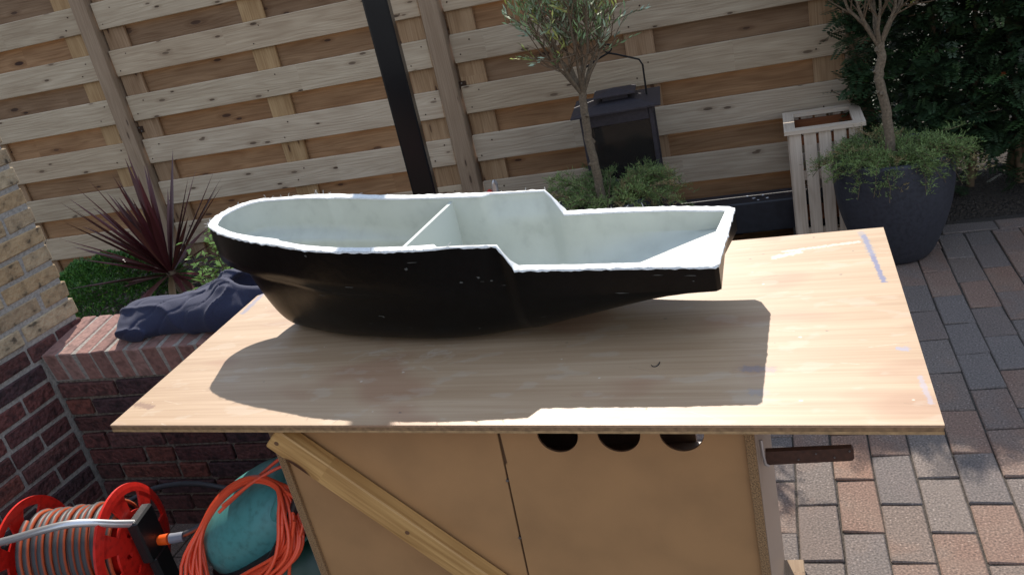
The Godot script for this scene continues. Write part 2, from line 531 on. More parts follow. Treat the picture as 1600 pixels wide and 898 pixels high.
	M.ledge = mat(Color(0.17, 0.175, 0.205), 0.55, noise_tex(61, 0.02, [[0.0, g(0.7)], [1.0, g(1.0)]]), 2.0)
	M.droppings = mat(Color(0.75, 0.76, 0.78), 0.8)
	M.whitewash = uvmat(Color(0.92, 0.885, 0.835), 0.8, w1[0], 0.5, 1.7, w1[1], 0.4)
	M.planter_in = uvmat(Color(0.56, 0.36, 0.22), 0.8, w2[0], 0.5, 1.7)
	M.bark = mat(Color(0.55, 0.48, 0.39), 0.9, noise_tex(62, 0.03, [[0.0, g(0.6)], [1.0, g(1.0)]]), 5.0, bump_tex(63, 0.06, 8.0), 0.8)
	M.twig = mat(Color(0.40, 0.33, 0.25), 0.9)
	M.leaf = leafmat(0.5, 0.25)
	M.needle = leafmat(0.7, 0.1)
	M.hedge_leaf = leafmat(0.55, 0.08)
	M.cordyline = leafmat(0.38, 0.12)
	var gl := StandardMaterial3D.new()
	gl.transparency = BaseMaterial3D.TRANSPARENCY_ALPHA
	gl.albedo_color = Color(0.16, 0.155, 0.15, 0.55)
	gl.roughness = 0.08
	gl.metallic_specular = 0.25
	M.glass = gl

# ---------------------------------------------------------------- brick walls
# variants of one brick size, corner at its centre, length along x, height y, depth z
var brick_cache := {}
func brick_mesh(size: Vector3, k: int) -> ArrayMesh:
	var key := "%.3f %.3f %.3f %d" % [size.x, size.y, size.z, k]
	if not brick_cache.has(key):
		var m := MB.new()
		m.box(Vector3.ZERO, size, Basis.IDENTITY, 0.003, Vector2.ZERO, 0.0024, rng_of(k * 7 + int(size.x * 1000)))
		brick_cache[key] = m.mesh()
	return brick_cache[key]

func lay(parent: Node3D, called: String, xf: Transform3D, size: Vector3, material: Material, k: int) -> void:
	var o := MeshInstance3D.new()
	o.mesh = brick_mesh(size, k)
	o.material_override = material
	o.name = called
	o.transform = Transform3D(xf.basis, xf.origin - parent.position)
	parent.add_child(o, true)

# ---------------------------------------------------------------- boat hull
# rim points: [distance along the keel from the transom, half width, height above the board]
const NEAR := [[.002, .157, .170], [.010, .166, .170], [.14, .168, .177], [.27, .169, .181], [.395, .169, .186], [.432, .152, .232], [.52, .158, .238], [.64, .164, .240], [.80, .160, .246], [.90, .146, .252], [.99, .121, .258], [1.086, .095, .264], [1.174, .063, .271], [1.225, .036, .277], [1.258, .012, .279], [1.272, -.012, .281]]
const FAR := [[.016, .157, .160], [.030, .169, .160], [.15, .176, .168], [.27, .178, .173], [.395, .174, .178], [.446, .192, .228], [.535, .176, .236], [.64, .160, .247], [.80, .153, .259], [.92, .164, .267], [1.05, .170, .277], [1.16, .154, .284], [1.224, .133, .289], [1.262, .098, .288], [1.277, .05, .285], [1.272, .012, .281]]
const KEEL := [[0.03, .118], [.05, .116], [.14, .092], [.27, .058], [.395, .026], [.436, .018], [.52, .006], [.64, .0], [.80, .002], [.91, .001], [.99, .002], [1.06, .006], [1.105, .018], [1.135, .052], [1.160, .105], [1.185, .160]]
const DROP := [.048, .048, .05, .05, .052, .098, .10, .10, .098, .095, .092, .090, .090, .090, .090, .090]
const POW := [.28, .28, .30, .31, .32, .32, .32, .32, .33, .36, .42, .50, .58, .7, .85, 1.0]
const HC := Vector3(-.114, .7402, -1.647)
const HA := Vector3(-.99405, 0, -.1093)
const HP := Vector3(.1093, 0, -.99405)

func cat(a, b, c, d, t: float):
	return 0.5 * ((2.0 * b) + (c - a) * t + (2.0 * a - 5.0 * b + 4.0 * c - d) * t * t + (3.0 * b - a - 3.0 * c + d) * t * t * t)

func ctl(tab: Array, u: float) -> Array:
	var nmax := tab.size() - 1
	var i := clampi(int(floor(u)), 0, nmax - 1)
	var t := clampf(u - i, 0, 1)
	var p1 = tab[i]
	var p2 = tab[i + 1]
	var out := []
	for k in p1.size():
		if i < 6: out.append(lerpf(p1[k], p2[k], t))
		else: out.append(cat(tab[i - 1][k], p1[k], p2[k], tab[mini(i + 2, nmax)][k], t))
	return out

func hw(s: float, w: float, h: float) -> Vector3:
	return HC + HA * s + HP * w + Vector3(0, h, 0)

# one rib: from the near rim down round the keel to the far rim
func rib(u: float, inset: float) -> Array:
	var na := ctl(NEAR, u)
	var fa := ctl(FAR, u)
	var ke := ctl(KEEL, u)
	var i := clampi(int(u), 0, 14)
	var dr := lerpf(DROP[i], DROP[i + 1], u - i)
	var pw := lerpf(POW[i], POW[i + 1], u - i)
	var nar := Vector3(na[0], -na[1], na[2])
	var far := Vector3(fa[0], fa[1], fa[2])
	var kee := Vector3(ke[0], 0, ke[1])
	if inset > 0.0:
		for side in 2:
			var p: Vector3 = nar if side == 0 else far
			var tgt := Vector2(clampf(p.x, 0.12, 0.98), 0)
			var dd := (tgt - Vector2(p.x, p.y))
			if dd.length() > 0.001: dd = dd.normalized() * minf(inset * (1.25 if p.x > 1.0 else 1.0), dd.length())
			p.x += dd.x; p.y += dd.y
			if p.x < 0.03 + inset: p.x = inset + 0.012
			if side == 0: nar = p
			else: far = p
		kee.z += inset * 0.7
		if u > 9.0: kee.x -= inset * (u - 9.0) / 6.0
		if kee.x < 0.05 + inset: kee.x = maxf(kee.x, inset + 0.03)
		dr -= inset * 0.2
	var pts := []
	var taper := clampf((u - 8.0) / 5.0, 0, 1)
	var lowk := 1.0 - 0.21 * clampf((u - 7.0) / 3.5, 0, 1)
	for side in 2:
		var rim: Vector3 = nar if side == 0 else far
		var half := []
		var kn := Vector3(lerpf(rim.x, kee.x, 0.02 + 0.04 * taper), rim.y * 0.99, rim.z - dr)
		for j in 5: half.append(rim.lerp(Vector3(lerpf(rim.x, kn.x, 0.4), kn.y, kn.z), j / 4.0))
		kn.y *= lowk
		kn.x = lerpf(kn.x, kee.x, 0.10 * taper + 0.12 * clampf((u - 9.5) / 2.0, 0, 1) + 0.38 * clampf((u - 11.0) / 3.0, 0, 1))
		kn.z -= 0.004 * taper
		if inset > 0.0 and u > 4.05 and u < 6.4:
			for j in 4: half[j].y += signf(half[j].y) * 0.0165 * clampf((half[j].z - 0.185) / 0.02, 0, 1)
		for j in range(0, 15):
			var ph := PI * 0.5 * (j + 0.6) / 14.6
			var cl := pow(cos(ph), pw)
			var sl := pow(sin(ph), 1.0 + (1.0 - pw) * 0.25)
			half.append(Vector3(lerpf(kn.x, kee.x, sl), kn.y * cl, lerpf(kn.z, kee.z, sl)))
		if side == 0:
			for p in half: pts.append(hw(p.x, p.y, p.z))
		else:
			half.reverse()
			for k in half.size():
				if k == 0: continue
				pts.append(hw(half[k].x, half[k].y, half[k].z))
	return pts

func build_hull() -> void:
	var b := thing("boat_hull", "black model boat hull with white inside lying on the plywood board", "boat hull", Vector3(-.75, .7402, -1.717))
	var us := []
	for k in 16:
		var sub := 3 if k < 6 else 8
		for j in sub:
			if k < 15: us.append(k + float(j) / sub)
	us.append(15.0)
	var rows := []
	var inner := []
	for u in us:
		rows.append(rib(u, 0.0))
		inner.append(rib(u, 0.022))
	var m := MB.new()
	m.grid(rows, false, Vector2(1, 1), false)
	m.fan(rows[0], -HA)
	part("hull_shell", m, M.hull, b)
	m = MB.new()
	m.grid(inner, false, Vector2(1, 1), true)
	m.fan(inner[0], HA)
	part("lining", m, M.lining, b)
	# rim: flat sawn edge, a little ragged
	var r := rng_of(77)
	m = MB.new()
	var nc: int = rows[0].size()
	var loop_o := []
	var loop_i := []
	for i in rows.size(): loop_o.append(rows[i][0]); loop_i.append(inner[i][0])
	for i in range(rows.size() - 1, -1, -1): loop_o.append(rows[i][nc - 1]); loop_i.append(inner[i][nc - 1])
	var rr := [[], [], [], []]
	var last := loop_o.size()
	for i in last + 1:
		var o: Vector3 = loop_o[i % last]
		var q: Vector3 = loop_i[i % last]
		var e: Vector3 = loop_o[(i + 1) % last]
		var qe: Vector3 = loop_i[(i + 1) % last]
		var sub := clampi(int(o.distance_to(e) / 0.008), 1, 40)
		for j in (sub if i < last else 1):
			var t := float(j) / sub
			var oo := o.lerp(e, t)
			var qq := q.lerp(qe, t)
			var out := (oo - qq).normalized()
			var up := Vector3(0, 1, 0)
			var lip := r.randf_range(0.0, 0.0022)
			if r.randf() < 0.05: lip += 0.003
			rr[0].append(oo + out * lip - up * r.randf_range(0.001, 0.0035))
			rr[1].append(oo + out * lip * 0.6 + up * r.randf_range(0.0012, 0.003))
			rr[2].append(qq - out * 0.0008 + up * r.randf_range(0.001, 0.0018))
			rr[3].append(qq - out * 0.0012 - up * 0.002)
	m.grid(rr, false, Vector2(1, 1), false)
	part("rim_edge", m, M.rim, b)
	# frayed glass fibres along the sawn edge
	m = MB.new()
	for k in 70:
		var i := r.randi() % (loop_o.size() - 1)
		var p: Vector3 = loop_o[i].lerp(loop_o[i + 1], r.randf())
		var out: Vector3 = (loop_o[i] - loop_i[i]).normalized()
		var d := (out * r.randf_range(0.1, 1) + Vector3(r.randf_range(-1, 1), r.randf_range(0.1, 1.2), r.randf_range(-1, 1))).normalized()
		var L := r.randf_range(0.004, 0.016)
		m.tube([p, p + d * L * 0.5 + Vector3(0, 0.002, 0), p + d * L], 0.0006, 0.0003, 4, false)
	part("frayed_fibres", m, M.rim, b).set_meta("kind", "stuff")
	# bulkhead across the hull
	var bi := rib(7.15, 0.021)
	var poly := []
	for k in bi.size(): poly.append(bi[k] + Vector3(0, -0.011, 0) if k in [0, bi.size() - 1] else bi[k])
	m = MB.new()
	var th := HA * 0.0045
	var front := []
	var back := []
	for p in poly: front.append(p - th); back.append(p + th)
	m.fan(front, -HA); m.fan(back, HA)
	m.quad(front[0], front[-1], back[-1], back[0])
	part("bulkhead", m, M.bulkhead, b)
	# skeg tab under the stern
	m = MB.new()
	m.box(hw(.245, 0.0, .052), Vector3(.03, .045, .008), Basis(HA, Vector3.UP, HA.cross(Vector3.UP)), 0.002)
	part("skeg", m, M.hull, b)
	# scuffs on the near side
	m = MB.new()
	var marks := []
	for k in 16: marks.append([r.randf_range(1.0, 9.0), r.randf_range(1.0, 13.0), r.randf_range(.004, .014), 0.07])
	for q in marks + [[7.0, 1.6, .005], [6.05, 3.1, .004], [5.6, 2.7, .004], [5.3, 3.0, .003], [8.9, .6, .004], [1.3, 2.2, .0018], [7.6, 9.0, .003], [6.0, 12.2, .003]]:
		var ra := rib(q[0], 0.0)
		var rb := rib(q[0] + 0.05, 0.0)
		var j := int(q[1])
		var p: Vector3 = ra[j].lerp(ra[j + 1], q[1] - j)
		var ex: Vector3 = (rb[j] - ra[j]).normalized()
		var ey: Vector3 = (ra[j + 1] - ra[j]).normalized()
		var nn := ex.cross(ey).normalized()
		if nn.z < 0: nn = -nn
		var ring := []
		for k in 9:
			var an := TAU * k / 9
			ring.append(p + nn * 0.0009 + ex * cos(an) * q[2] * r.randf_range(0.5, 1.4) + ey * sin(an) * q[2] * (r.randf_range(0.3, 0.8) if q.size() < 4 else q[3]))
		m.fan(ring, nn)
	part("scuff_marks", m, M.scuff, b).set_meta("kind", "stuff")

# ---------------------------------------------------------------- plants
func olive(called: String, label: String, foot: Vector3, kinks: Array, crown: Vector3, rad: float, s: int) -> void:
	var o := thing(called, label, "olive tree", foot, "olive trees in pots")
	var r := rng_of(s)
	var m := MB.new()
	var path := []
	for k in kinks: path.append(k)
	var fine := []
	for i in path.size() - 1:
		for j in 5: fine.append(path[i].lerp(path[i + 1], j / 5.0) + Vector3(r.randf_range(-1, 1), 0, r.randf_range(-1, 1)) * 0.0022)
	fine.append(path[-1])
	m.tube(fine, 0.0195, 0.0155, 9)
	for k in 5:
		var q: Vector3 = fine[r.randi_range(6, fine.size() - 2)]
		var d := Vector3(r.randf_range(-1, 1), 0.3, r.randf_range(-1, 1)).normalized()
		m.tube([q, q + d * 0.026], 0.014, 0.006, 6)
	part("trunk", m, M.bark, o)
	var top: Vector3 = path[-1]
	var mb := MB.new()
	var mt := MB.new()
	var ml := MB.new()
	var n1 := 9
	for k in n1:
		var an := TAU * k / n1 + r.randf_range(-0.3, 0.3)
		var spread := r.randf_range(0.35, 1.0)
		var e := crown + Vector3(cos(an) * spread, r.randf_range(-0.35, 0.35), sin(an) * spread) * rad * 0.55
		var mid := top.lerp(e, 0.45) + Vector3(cos(an), -0.2, sin(an)) * 0.03
		var q1 := top.lerp(mid, 0.5) + Vector3(r.randf_range(-1, 1), r.randf_range(-1, 1), r.randf_range(-1, 1)) * 0.01
		mb.tube([top - Vector3(0, 0.02, 0), q1, mid, e], 0.009, 0.003, 7, false)
		for j in 11:
			var t := r.randf_range(0.3, 1.0)
			var st: Vector3 = mid.lerp(e, (t - 0.45) / 0.55) if t > 0.45 else top.lerp(mid, t / 0.45)
			var dir := Vector3(r.randf_range(-1, 1), r.randf_range(0.0, 1.9), r.randf_range(-1, 1)).normalized()
			var L := rad * r.randf_range(0.35, 0.75)
			var en := st + dir * L + Vector3(0, L * 0.15, 0)
			mt.tube([st, st.lerp(en, 0.5) + Vector3(r.randf_range(-1, 1), r.randf_range(-1, 1), r.randf_range(-1, 1)) * 0.02, en], 0.0032, 0.0014, 5, false)
			for z in 3:
				var t2 := r.randf_range(0.35, 1.0)
				var s2 := st.lerp(en, t2)
				var d2 := (dir * 0.7 + Vector3(r.randf_range(-1, 1), r.randf_range(-0.1, 1.4), r.randf_range(-1, 1))).normalized()
				var L2 := r.randf_range(0.06, 0.15)
				var e2 := s2 + d2 * L2
				if r.randf() < 0.3 and s2.y < crown.y - rad * 0.2:
					mt.tube([s2, s2.lerp(e2, 0.5) + Vector3(0, 0.006, 0), e2], 0.0016, 0.0008, 4, false)
					continue
				mt.tube([s2, s2.lerp(e2, 0.5) + Vector3(0, 0.006, 0), e2], 0.0016, 0.0008, 4, false)
				var tone := r.randf()
				for q in 8:
					var tt := (q + 1) / 8.0
					var p := s2.lerp(e2, tt)
					var ang := r.randf() * TAU
					var side := Vector3(cos(ang), 0.2, sin(ang))
					var ld := (d2 * 0.9 + side * 0.7).normalized()
					var fc := Vector3(r.randf_range(-1, 1), r.randf_range(0.2, 1), r.randf_range(-1, 1)).normalized()
					var f := r.randf_range(0.75, 1.25)
					if tone > 0.88: ml.col = Color(0.36 * f, 0.38 * f, 0.11)
					elif tone < 0.35: ml.col = Color(0.27 * f, 0.33 * f, 0.22 * f)
					else: ml.col = Color(0.20 * f, 0.28 * f, 0.12 * f)
					ml.leaf(p, ld, fc, r.randf_range(0.026, 0.05), r.randf_range(0.006, 0.0105), 0.04)
	part("branches", mb, M.bark, o)
	part("twigs", mt, M.twig, o).set_meta("kind", "stuff")
	part("leaves", ml, M.leaf, o).set_meta("kind", "stuff")

# creeping juniper: feathery sprays that rise, arch over and hang
func juniper(label: String, at: Vector3, rad: float, count: int, lift: float, s: int, biases: Array) -> void:
	var o := thing("juniper", label, "juniper", at, "junipers creeping over the pots")
	var r := rng_of(s)
	var ms := MB.new()
	var ml := MB.new()
	for k in count:
		var an := r.randf() * TAU
		if biases.size() > 0 and r.randf() < 0.5: an = biases[r.randi() % biases.size()] + r.randf_range(-0.4, 0.4)
		var L := rad * r.randf_range(0.5, 1.25)
		var st := at + Vector3(cos(an), 0, sin(an)) * rad * r.randf_range(0.05, 0.45)
		var up := lift * r.randf_range(0.3, 1.0)
		var sag := r.randf_range(0.0, 0.25) if r.randf() < 0.75 else r.randf_range(0.3, 0.6)
		var dr := Vector3(cos(an), 0, sin(an))
		var path := []
		for j in 9:
			var t := j / 8.0
			path.append(st + dr * L * t + Vector3(0, up * (t * 1.6 - t * t) - sag * t * t * t * rad * 1.2, 0) + Vector3(r.randf_range(-1, 1), r.randf_range(-1, 1), r.randf_range(-1, 1)) * 0.006)
		ms.tube(path, 0.0028, 0.001, 4, false)
		var tone := r.randf_range(0.6, 1.25)
		var old := 1.0 if r.randf() < 0.12 else 0.0
		for j in range(2, 9):
			for q in 6:
				var p: Vector3 = path[j - 1].lerp(path[j], r.randf())
				var ang := r.randf() * TAU
				var td := (dr * 0.7 + Vector3(cos(ang), r.randf_range(-0.2, 0.9), sin(ang)) * 0.8).normalized()
				var tl := r.randf_range(0.018, 0.05)
				for z in 7:
					var pp := p + td * tl * z / 7.0
					var nd := (td + Vector3(r.randf_range(-1, 1), r.randf_range(-0.6, 1), r.randf_range(-1, 1)) * 0.9).normalized()
					var f := tone * r.randf_range(0.7, 1.3)
					ml.col = Color(0.15 * f, 0.21 * f, 0.06 * f).lerp(Color(0.30, 0.20, 0.09), old * 0.8)
					ml.leaf(pp, nd, Vector3(r.randf_range(-1, 1), r.randf_range(-1, 1), r.randf_range(-1, 1)).normalized(), r.randf_range(0.008, 0.017), 0.0028)
	part("stems", ms, M.twig, o).set_meta("kind", "stuff")
	part("foliage", ml, M.needle, o).set_meta("kind", "stuff")

func plant_pot(label: String, at: Vector3, rim: float, foot: float, h: float) -> void:
	var o := thing("plant_pot", label, "plant pot", at, "blue-grey pots")
	var prof := [Vector2(0, 0), Vector2(foot * 0.9, 0), Vector2(foot, 0.008)]
	for k in range(1, 14):
		var t := k / 14.0
		prof.append(Vector2(lerpf(foot, rim, pow(sin(t * PI * 0.5), 0.85)) + sin(t * PI) * 0.012, h * t))
	prof.append_array([Vector2(rim + 0.002, h - 0.012), Vector2(rim, h - 0.003), Vector2(rim - 0.006, h), Vector2(rim - 0.018, h), Vector2(rim - 0.024, h - 0.006), Vector2(rim - 0.024, h - 0.05)])
	var m := MB.new()
	m.lathe(prof, at, 56)
	part("pot_wall", m, M.pot, o)
	m = MB.new()
	m.lathe([Vector2(rim - 0.022, h - 0.045), Vector2(rim * 0.5, h - 0.036), Vector2(0, h - 0.03)], at, 30)
	part("potting_soil", m, M.soil, o)

# ---------------------------------------------------------------- scene
func _ready() -> void:
	# camera
	var cam := Camera3D.new()
	cam.name = "camera"
	cam.transform = Transform3D(Basis(Vector3(.94721, -.20683, -.24496), Vector3(.0871, .90135, -.42425), Vector3(.30854, .38052, .87178)), Vector3(0, 1.555, 0))
	cam.fov = 36.13
	cam.near = 0.05
	cam.far = 400.0
	add_child(cam)
	cam.current = true
	# sky and air
	var env := Environment.new()
	env.background_mode = Environment.BG_SKY
	var sky := Sky.new()
	var sm := ProceduralSkyMaterial.new()
	sm.sky_top_color = Color(0.66, 0.73, 0.84)
	sm.sky_horizon_color = Color(0.93, 0.925, 0.90)
	sm.sky_curve = 0.12
	sm.ground_bottom_color = Color(0.30, 0.28, 0.25)
	sm.ground_horizon_color = Color(0.62, 0.62, 0.60)
	sm.sun_angle_max = 0.0
	sky.sky_material = sm
	env.sky = sky
	env.background_energy_multiplier = 1.18
	env.tonemap_mode = Environment.TONE_MAPPER_LINEAR
	env.tonemap_exposure = 1.45
	env.sdfgi_enabled = true
	env.ssao_enabled = true
	env.ssil_enabled = true
	var we := WorldEnvironment.new()
	we.name = "world_environment"
	we.environment = env
	add_child(we)
	# sun: behind the fence, a little to the left
	var sun := DirectionalLight3D.new()
	sun.name = "sun"
	sun.light_energy = 1.5
	sun.light_color = Color(1.0, 0.965, 0.92)
	sun.light_angular_distance = 0.5
	sun.shadow_enabled = true
	var el := deg_to_rad(40.5)
	var az := deg_to_rad(17.0)
	var to_sun := Vector3(-sin(az) * cos(el), sin(el), -cos(az) * cos(el))
	sun.look_at_from_position(to_sun * 10.0, Vector3.ZERO)
	add_child(sun)

	make_materials()
	build_ground()
	build_house()
	build_garden_wall()
	build_fence()
	build_hedge()
	build_post()
	build_bed_plants()
	build_pots_and_lantern()
	build_planter()
	build_cabinet()
	build_board()
	build_hull()
	build_jacket()
	build_reel()
	build_mower()
	build_small_things()

func build_ground() -> void:
	var m := MB.new()
	m.quad(Vector3(-150, -0.12, 150), Vector3(150, -0.12, 150), Vector3(150, -0.12, -150), Vector3(-150, -0.12, -150))
	part("ground", m, M.ground).set_meta("kind", "structure")
	m = MB.new()
	m.box(Vector3(0.9, -0.0503, -0.9), Vector3(6.6, 0.09, 5.9), Basis.IDENTITY, 0.0)
	var pav := part("pavement", m, M.joint)
	pav.set_meta("kind", "structure")
	var r := rng_of(3)
	var far := MB.new()
	var pitch := 0.1019
	var lenp := 0.2127
	for k in range(-24, 36):
		var xc := 0.0484 + k * pitch + pitch * 0.5
		var off := -2.068 + (lenp * 0.5 if posmod(k, 2) == 1 else 0.0)
		for j in range(-9, 20):
			var zc := off + j * lenp + lenp * 0.5
			var half := lenp * 0.5
			var z0 := zc - half
			if zc < -3.7: continue
			var size := Vector3(pitch - 0.0055, 0.08, lenp - 0.0055)
			if z0 < -3.70: continue
			var seen := xc > -0.3 and xc < 1.25 and zc < -0.95
			var pos := Vector3(xc + r.randf_range(-0.001, 0.001), -0.0405 + r.randf_range(-0.0022, 0.0022), zc)
			var bs := Basis.from_euler(Vector3(r.randf_range(-0.008, 0.008), r.randf_range(-0.006, 0.006), r.randf_range(-0.012, 0.012)))
			if seen: lay(pav, "paver", Transform3D(bs, pos), size, M.paver[r.randi() % 12], r.randi() % 4)
			else: far.box(pos, size, bs, 0.0)
		# half pieces that square off the ragged end
		var zend := off
		while zend - lenp > -3.70: zend -= lenp
		var gap := zend + 3.702
		if gap > 0.03:
			var hs := Vector3(pitch - 0.0055, 0.08, gap - 0.006)
			var hp := Vector3(xc, -0.0405 + r.randf_range(-0.002, 0.002), -3.702 + gap * 0.5)
			if xc > -0.3 and xc < 1.25: lay(pav, "paver", Transform3D(Basis.IDENTITY, hp), hs, M.paver[r.randi() % 12], r.randi() % 4)
			else: far.box(hp, hs, Basis.IDENTITY, 0.0)
	# border course laid across the ends
	for k in range(-12, 18):
		var xc := k * 0.2127 + 0.05
		var pos := Vector3(xc, -0.0405 + r.randf_range(-0.002, 0.002), -3.757)
		var size := Vector3(0.2072, 0.08, 0.0964)
		if xc > -0.3 and xc < 1.4: lay(pav, "paver", Transform3D(Basis.IDENTITY, pos), size, M.paver[r.randi() % 12], r.randi() % 4)
		else: far.box(pos, size, Basis.IDENTITY, 0.0)
	part("far_pavers", far, M.paver[0], pav).set_meta("kind", "stuff")
	# planting soil: the bed behind the low wall, and the strip under the hedge
	m = MB.new()
	var rows := []
	var nz := FastNoiseLite.new(); nz.seed = 4; nz.frequency = 2.2
	for i in 34:
		var line := []
		for j in 60:
			var x := -6.0 + j * 0.083
			var z := -2.12 - i * 0.066
			var y := 0.13 + nz.get_noise_2d(x, z) * 0.035
			if x > -1.35: y -= (x + 1.35) * 0.45
			line.append(Vector3(x, y, z))
		rows.append(line)
	m.grid(rows)
	var bed := part("planting_bed", m, M.soil)
	bed.set_meta("kind", "structure")
	for c in 3:
		var pm := MB.new()
		for k in 420:
			var x := r.randf_range(-4.3, -1.5)
			var z := r.randf_range(-4.0, -2.2)
			var q := r.randf_range(0.012, 0.03)
			pm.box(Vector3(x, 0.135 + nz.get_noise_2d(x, z) * 0.035, z), Vector3(q * 1.4, q * 0.8, q), Basis.from_euler(Vector3(r.randf(), r.randf() * 6, r.randf())), q * 0.3)
		part("pebbles", pm, M.pebble[c], bed).set_meta("kind", "stuff")
	m = MB.new()
	rows = []
	for i in 14:
		var line := []
		for j in 50:
			var x := 0.0 + j * 0.09
			var z := -3.81 - i * 0.08
			line.append(Vector3(x, -0.01 + nz.get_noise_2d(x * 2.0, z * 2.0) * 0.02 + (0.03 if i > 1 else 0.0), z))
		rows.append(line)
	m.grid(rows)
	part("hedge_soil", m, M.soil).set_meta("kind", "structure")

func build_house() -> void:
	var o := thing("house_wall", "pale yellow brick house wall on a red brick base at the left edge", "wall", Vector3(-2.21, 0, -1.9))
	# u runs away from the camera-side end towards the corner, n out of the wall
	var fu := Vector3(.0872, 0, -.9962)
	var fn := Vector3(.9962, 0, .0872)
	var bs := Basis(fu, Vector3.UP, fu.cross(Vector3.UP))   # x along the wall, z into the face normal
	if bs.z.dot(fn) < 0: bs = Basis(-fu, Vector3.UP, (-fu).cross(Vector3.UP))
	var L0 := -2.6
	var L1 := 0.1838
	var org := Vector3(-2.21, 0, -1.9)
	var m := MB.new()
	var cz := (L0 + L1) * 0.5
	m.box(org + fu * (cz - 0.004) + fn * (-0.1535) + Vector3(0, 1.33, 0), Vector3(L1 - L0 - 0.012, 2.66, 0.30), bs, 0.0)
	part("mortar", m, M.mortar, o)
	var r := rng_of(21)
	var far := MB.new()
	var far2 := MB.new()
	var pitch := 0.0625
	var y0 := 0.692
	for c in 31:
		var y := y0 + c * pitch + pitch * 0.5
		var u := L1 + r.randf_range(-0.004, 0.004)
		var head := c % 2 == 1
		var first := true
		while u > L0 + 0.05:
			var ln := 0.206
			if first and head: ln = 0.1
			elif not first and r.randf() < 0.18: ln = 0.1
			first = false
			var size := Vector3(ln, 0.0495, 0.12)
			var p := org + fu * (u - ln * 0.5) + fn * (-0.06 + r.randf_range(-0.003, 0.003)) + Vector3(0, y, 0)
			if u > -0.55 and c < 16:
				lay(o, "brick", Transform3D(bs * Basis.from_euler(Vector3(0, r.randf_range(-.008, .008), r.randf_range(-.008, .008))), p), size, M.yellow[r.randi() % 5], r.randi() % 5)
			else: far.box(p, size, bs, 0.0)
			u -= ln + 0.0115
	for c in 11:
		var y := c * pitch + pitch * 0.5 + 0.003
		var u := (-0.006 if c < 10 else L1) - r.randf_range(0.0, 0.004)
		var head := c % 2 == 0
		var first := true
		while u > L0 + 0.05:
			var ln := 0.206
			if first and head: ln = 0.1
			elif not first and r.randf() < 0.25: ln = 0.1
			first = false
			var size := Vector3(ln, 0.0495, 0.12)
			var p := org + fu * (u - ln * 0.5) + fn * (-0.057 + r.randf_range(-0.003, 0.003)) + Vector3(0, y, 0)
			if u > -0.75 and c > 2:
				lay(o, "brick", Transform3D(bs * Basis.from_euler(Vector3(0, r.randf_range(-.008, .008), r.randf_range(-.008, .008))), p), size, M.red[r.randi() % 6], r.randi() % 5)
			else: far2.box(p, size, bs, 0.0)
			u -= ln + 0.0115
	part("upper_bricks", far, M.yellow[1], o).set_meta("kind", "stuff")
	part("lower_bricks", far2, M.red[1], o).set_meta("kind", "stuff")

func build_garden_wall() -> void:
	var o := thing("garden_wall", "low red brick garden wall topped by a sunlit row of upright bricks", "wall", Vector3(-1.6, 0, -2.0))
	var m := MB.new()
	var x0 := -2.205
	var x1 := -0.98
	m.box(Vector3((x0 + x1) * 0.5, 0.32, -2.007), Vector3(x1 - x0 - 0.012, 0.64, 0.19), Basis.IDENTITY, 0.0)
	part("mortar", m, M.mortar_dark, o)
	var r := rng_of(22)
	var pitch := 0.0615
	var far := MB.new()
	for c in 9:
		var y := 0.545 - c * pitch - pitch * 0.5
		var x := x0 + 0.006
		var head := c % 2 == 1
		var first := true
		while x < x1 - 0.03:
			var ln := minf(0.206, x1 - x)
			if first and head: ln = 0.09
			elif not first and r.randf() < 0.2: ln = 0.1
			first = false
			var p := Vector3(x + ln * 0.5, y, -1.96 + r.randf_range(-0.003, 0.003))
			var size := Vector3(ln, 0.049, 0.12)
			if c < 8: lay(o, "brick", Transform3D(Basis.from_euler(Vector3(0, r.randf_range(-.008, .008), r.randf_range(-.006, .006))), p), size, M.red[r.randi() % 6], r.randi() % 5)
			else: far.box(p, size, Basis.IDENTITY, 0.0)
			x += ln + 0.0115
	part("buried_bricks", far, M.red[1], o).set_meta("kind", "stuff")
	# rowlock course, tipped a little towards the front
	var tilt := Basis.from_euler(Vector3(0.13, 0, 0))
	var cm := MB.new()
	cm.box(Vector3((x0 + x1) * 0.5, 0.6075, -2.006), Vector3(x1 - x0, 0.0955, 0.206), tilt, 0.0)
	part("coping_mortar", cm, M.mortar, o)
	var x := x0 + 0.028
	while x < x1 + 0.02:
		var p := Vector3(x, 0.609 + r.randf_range(-0.002, 0.002), -2.006)
		lay(o, "coping_brick", Transform3D(tilt * Basis.from_euler(Vector3(0, r.randf_range(-.015, .015), r.randf_range(-.012, .012))), p), Vector3(0.0505, 0.1, 0.212), M.coping[r.randi() % 3], r.randi() % 5)
		x += 0.0622

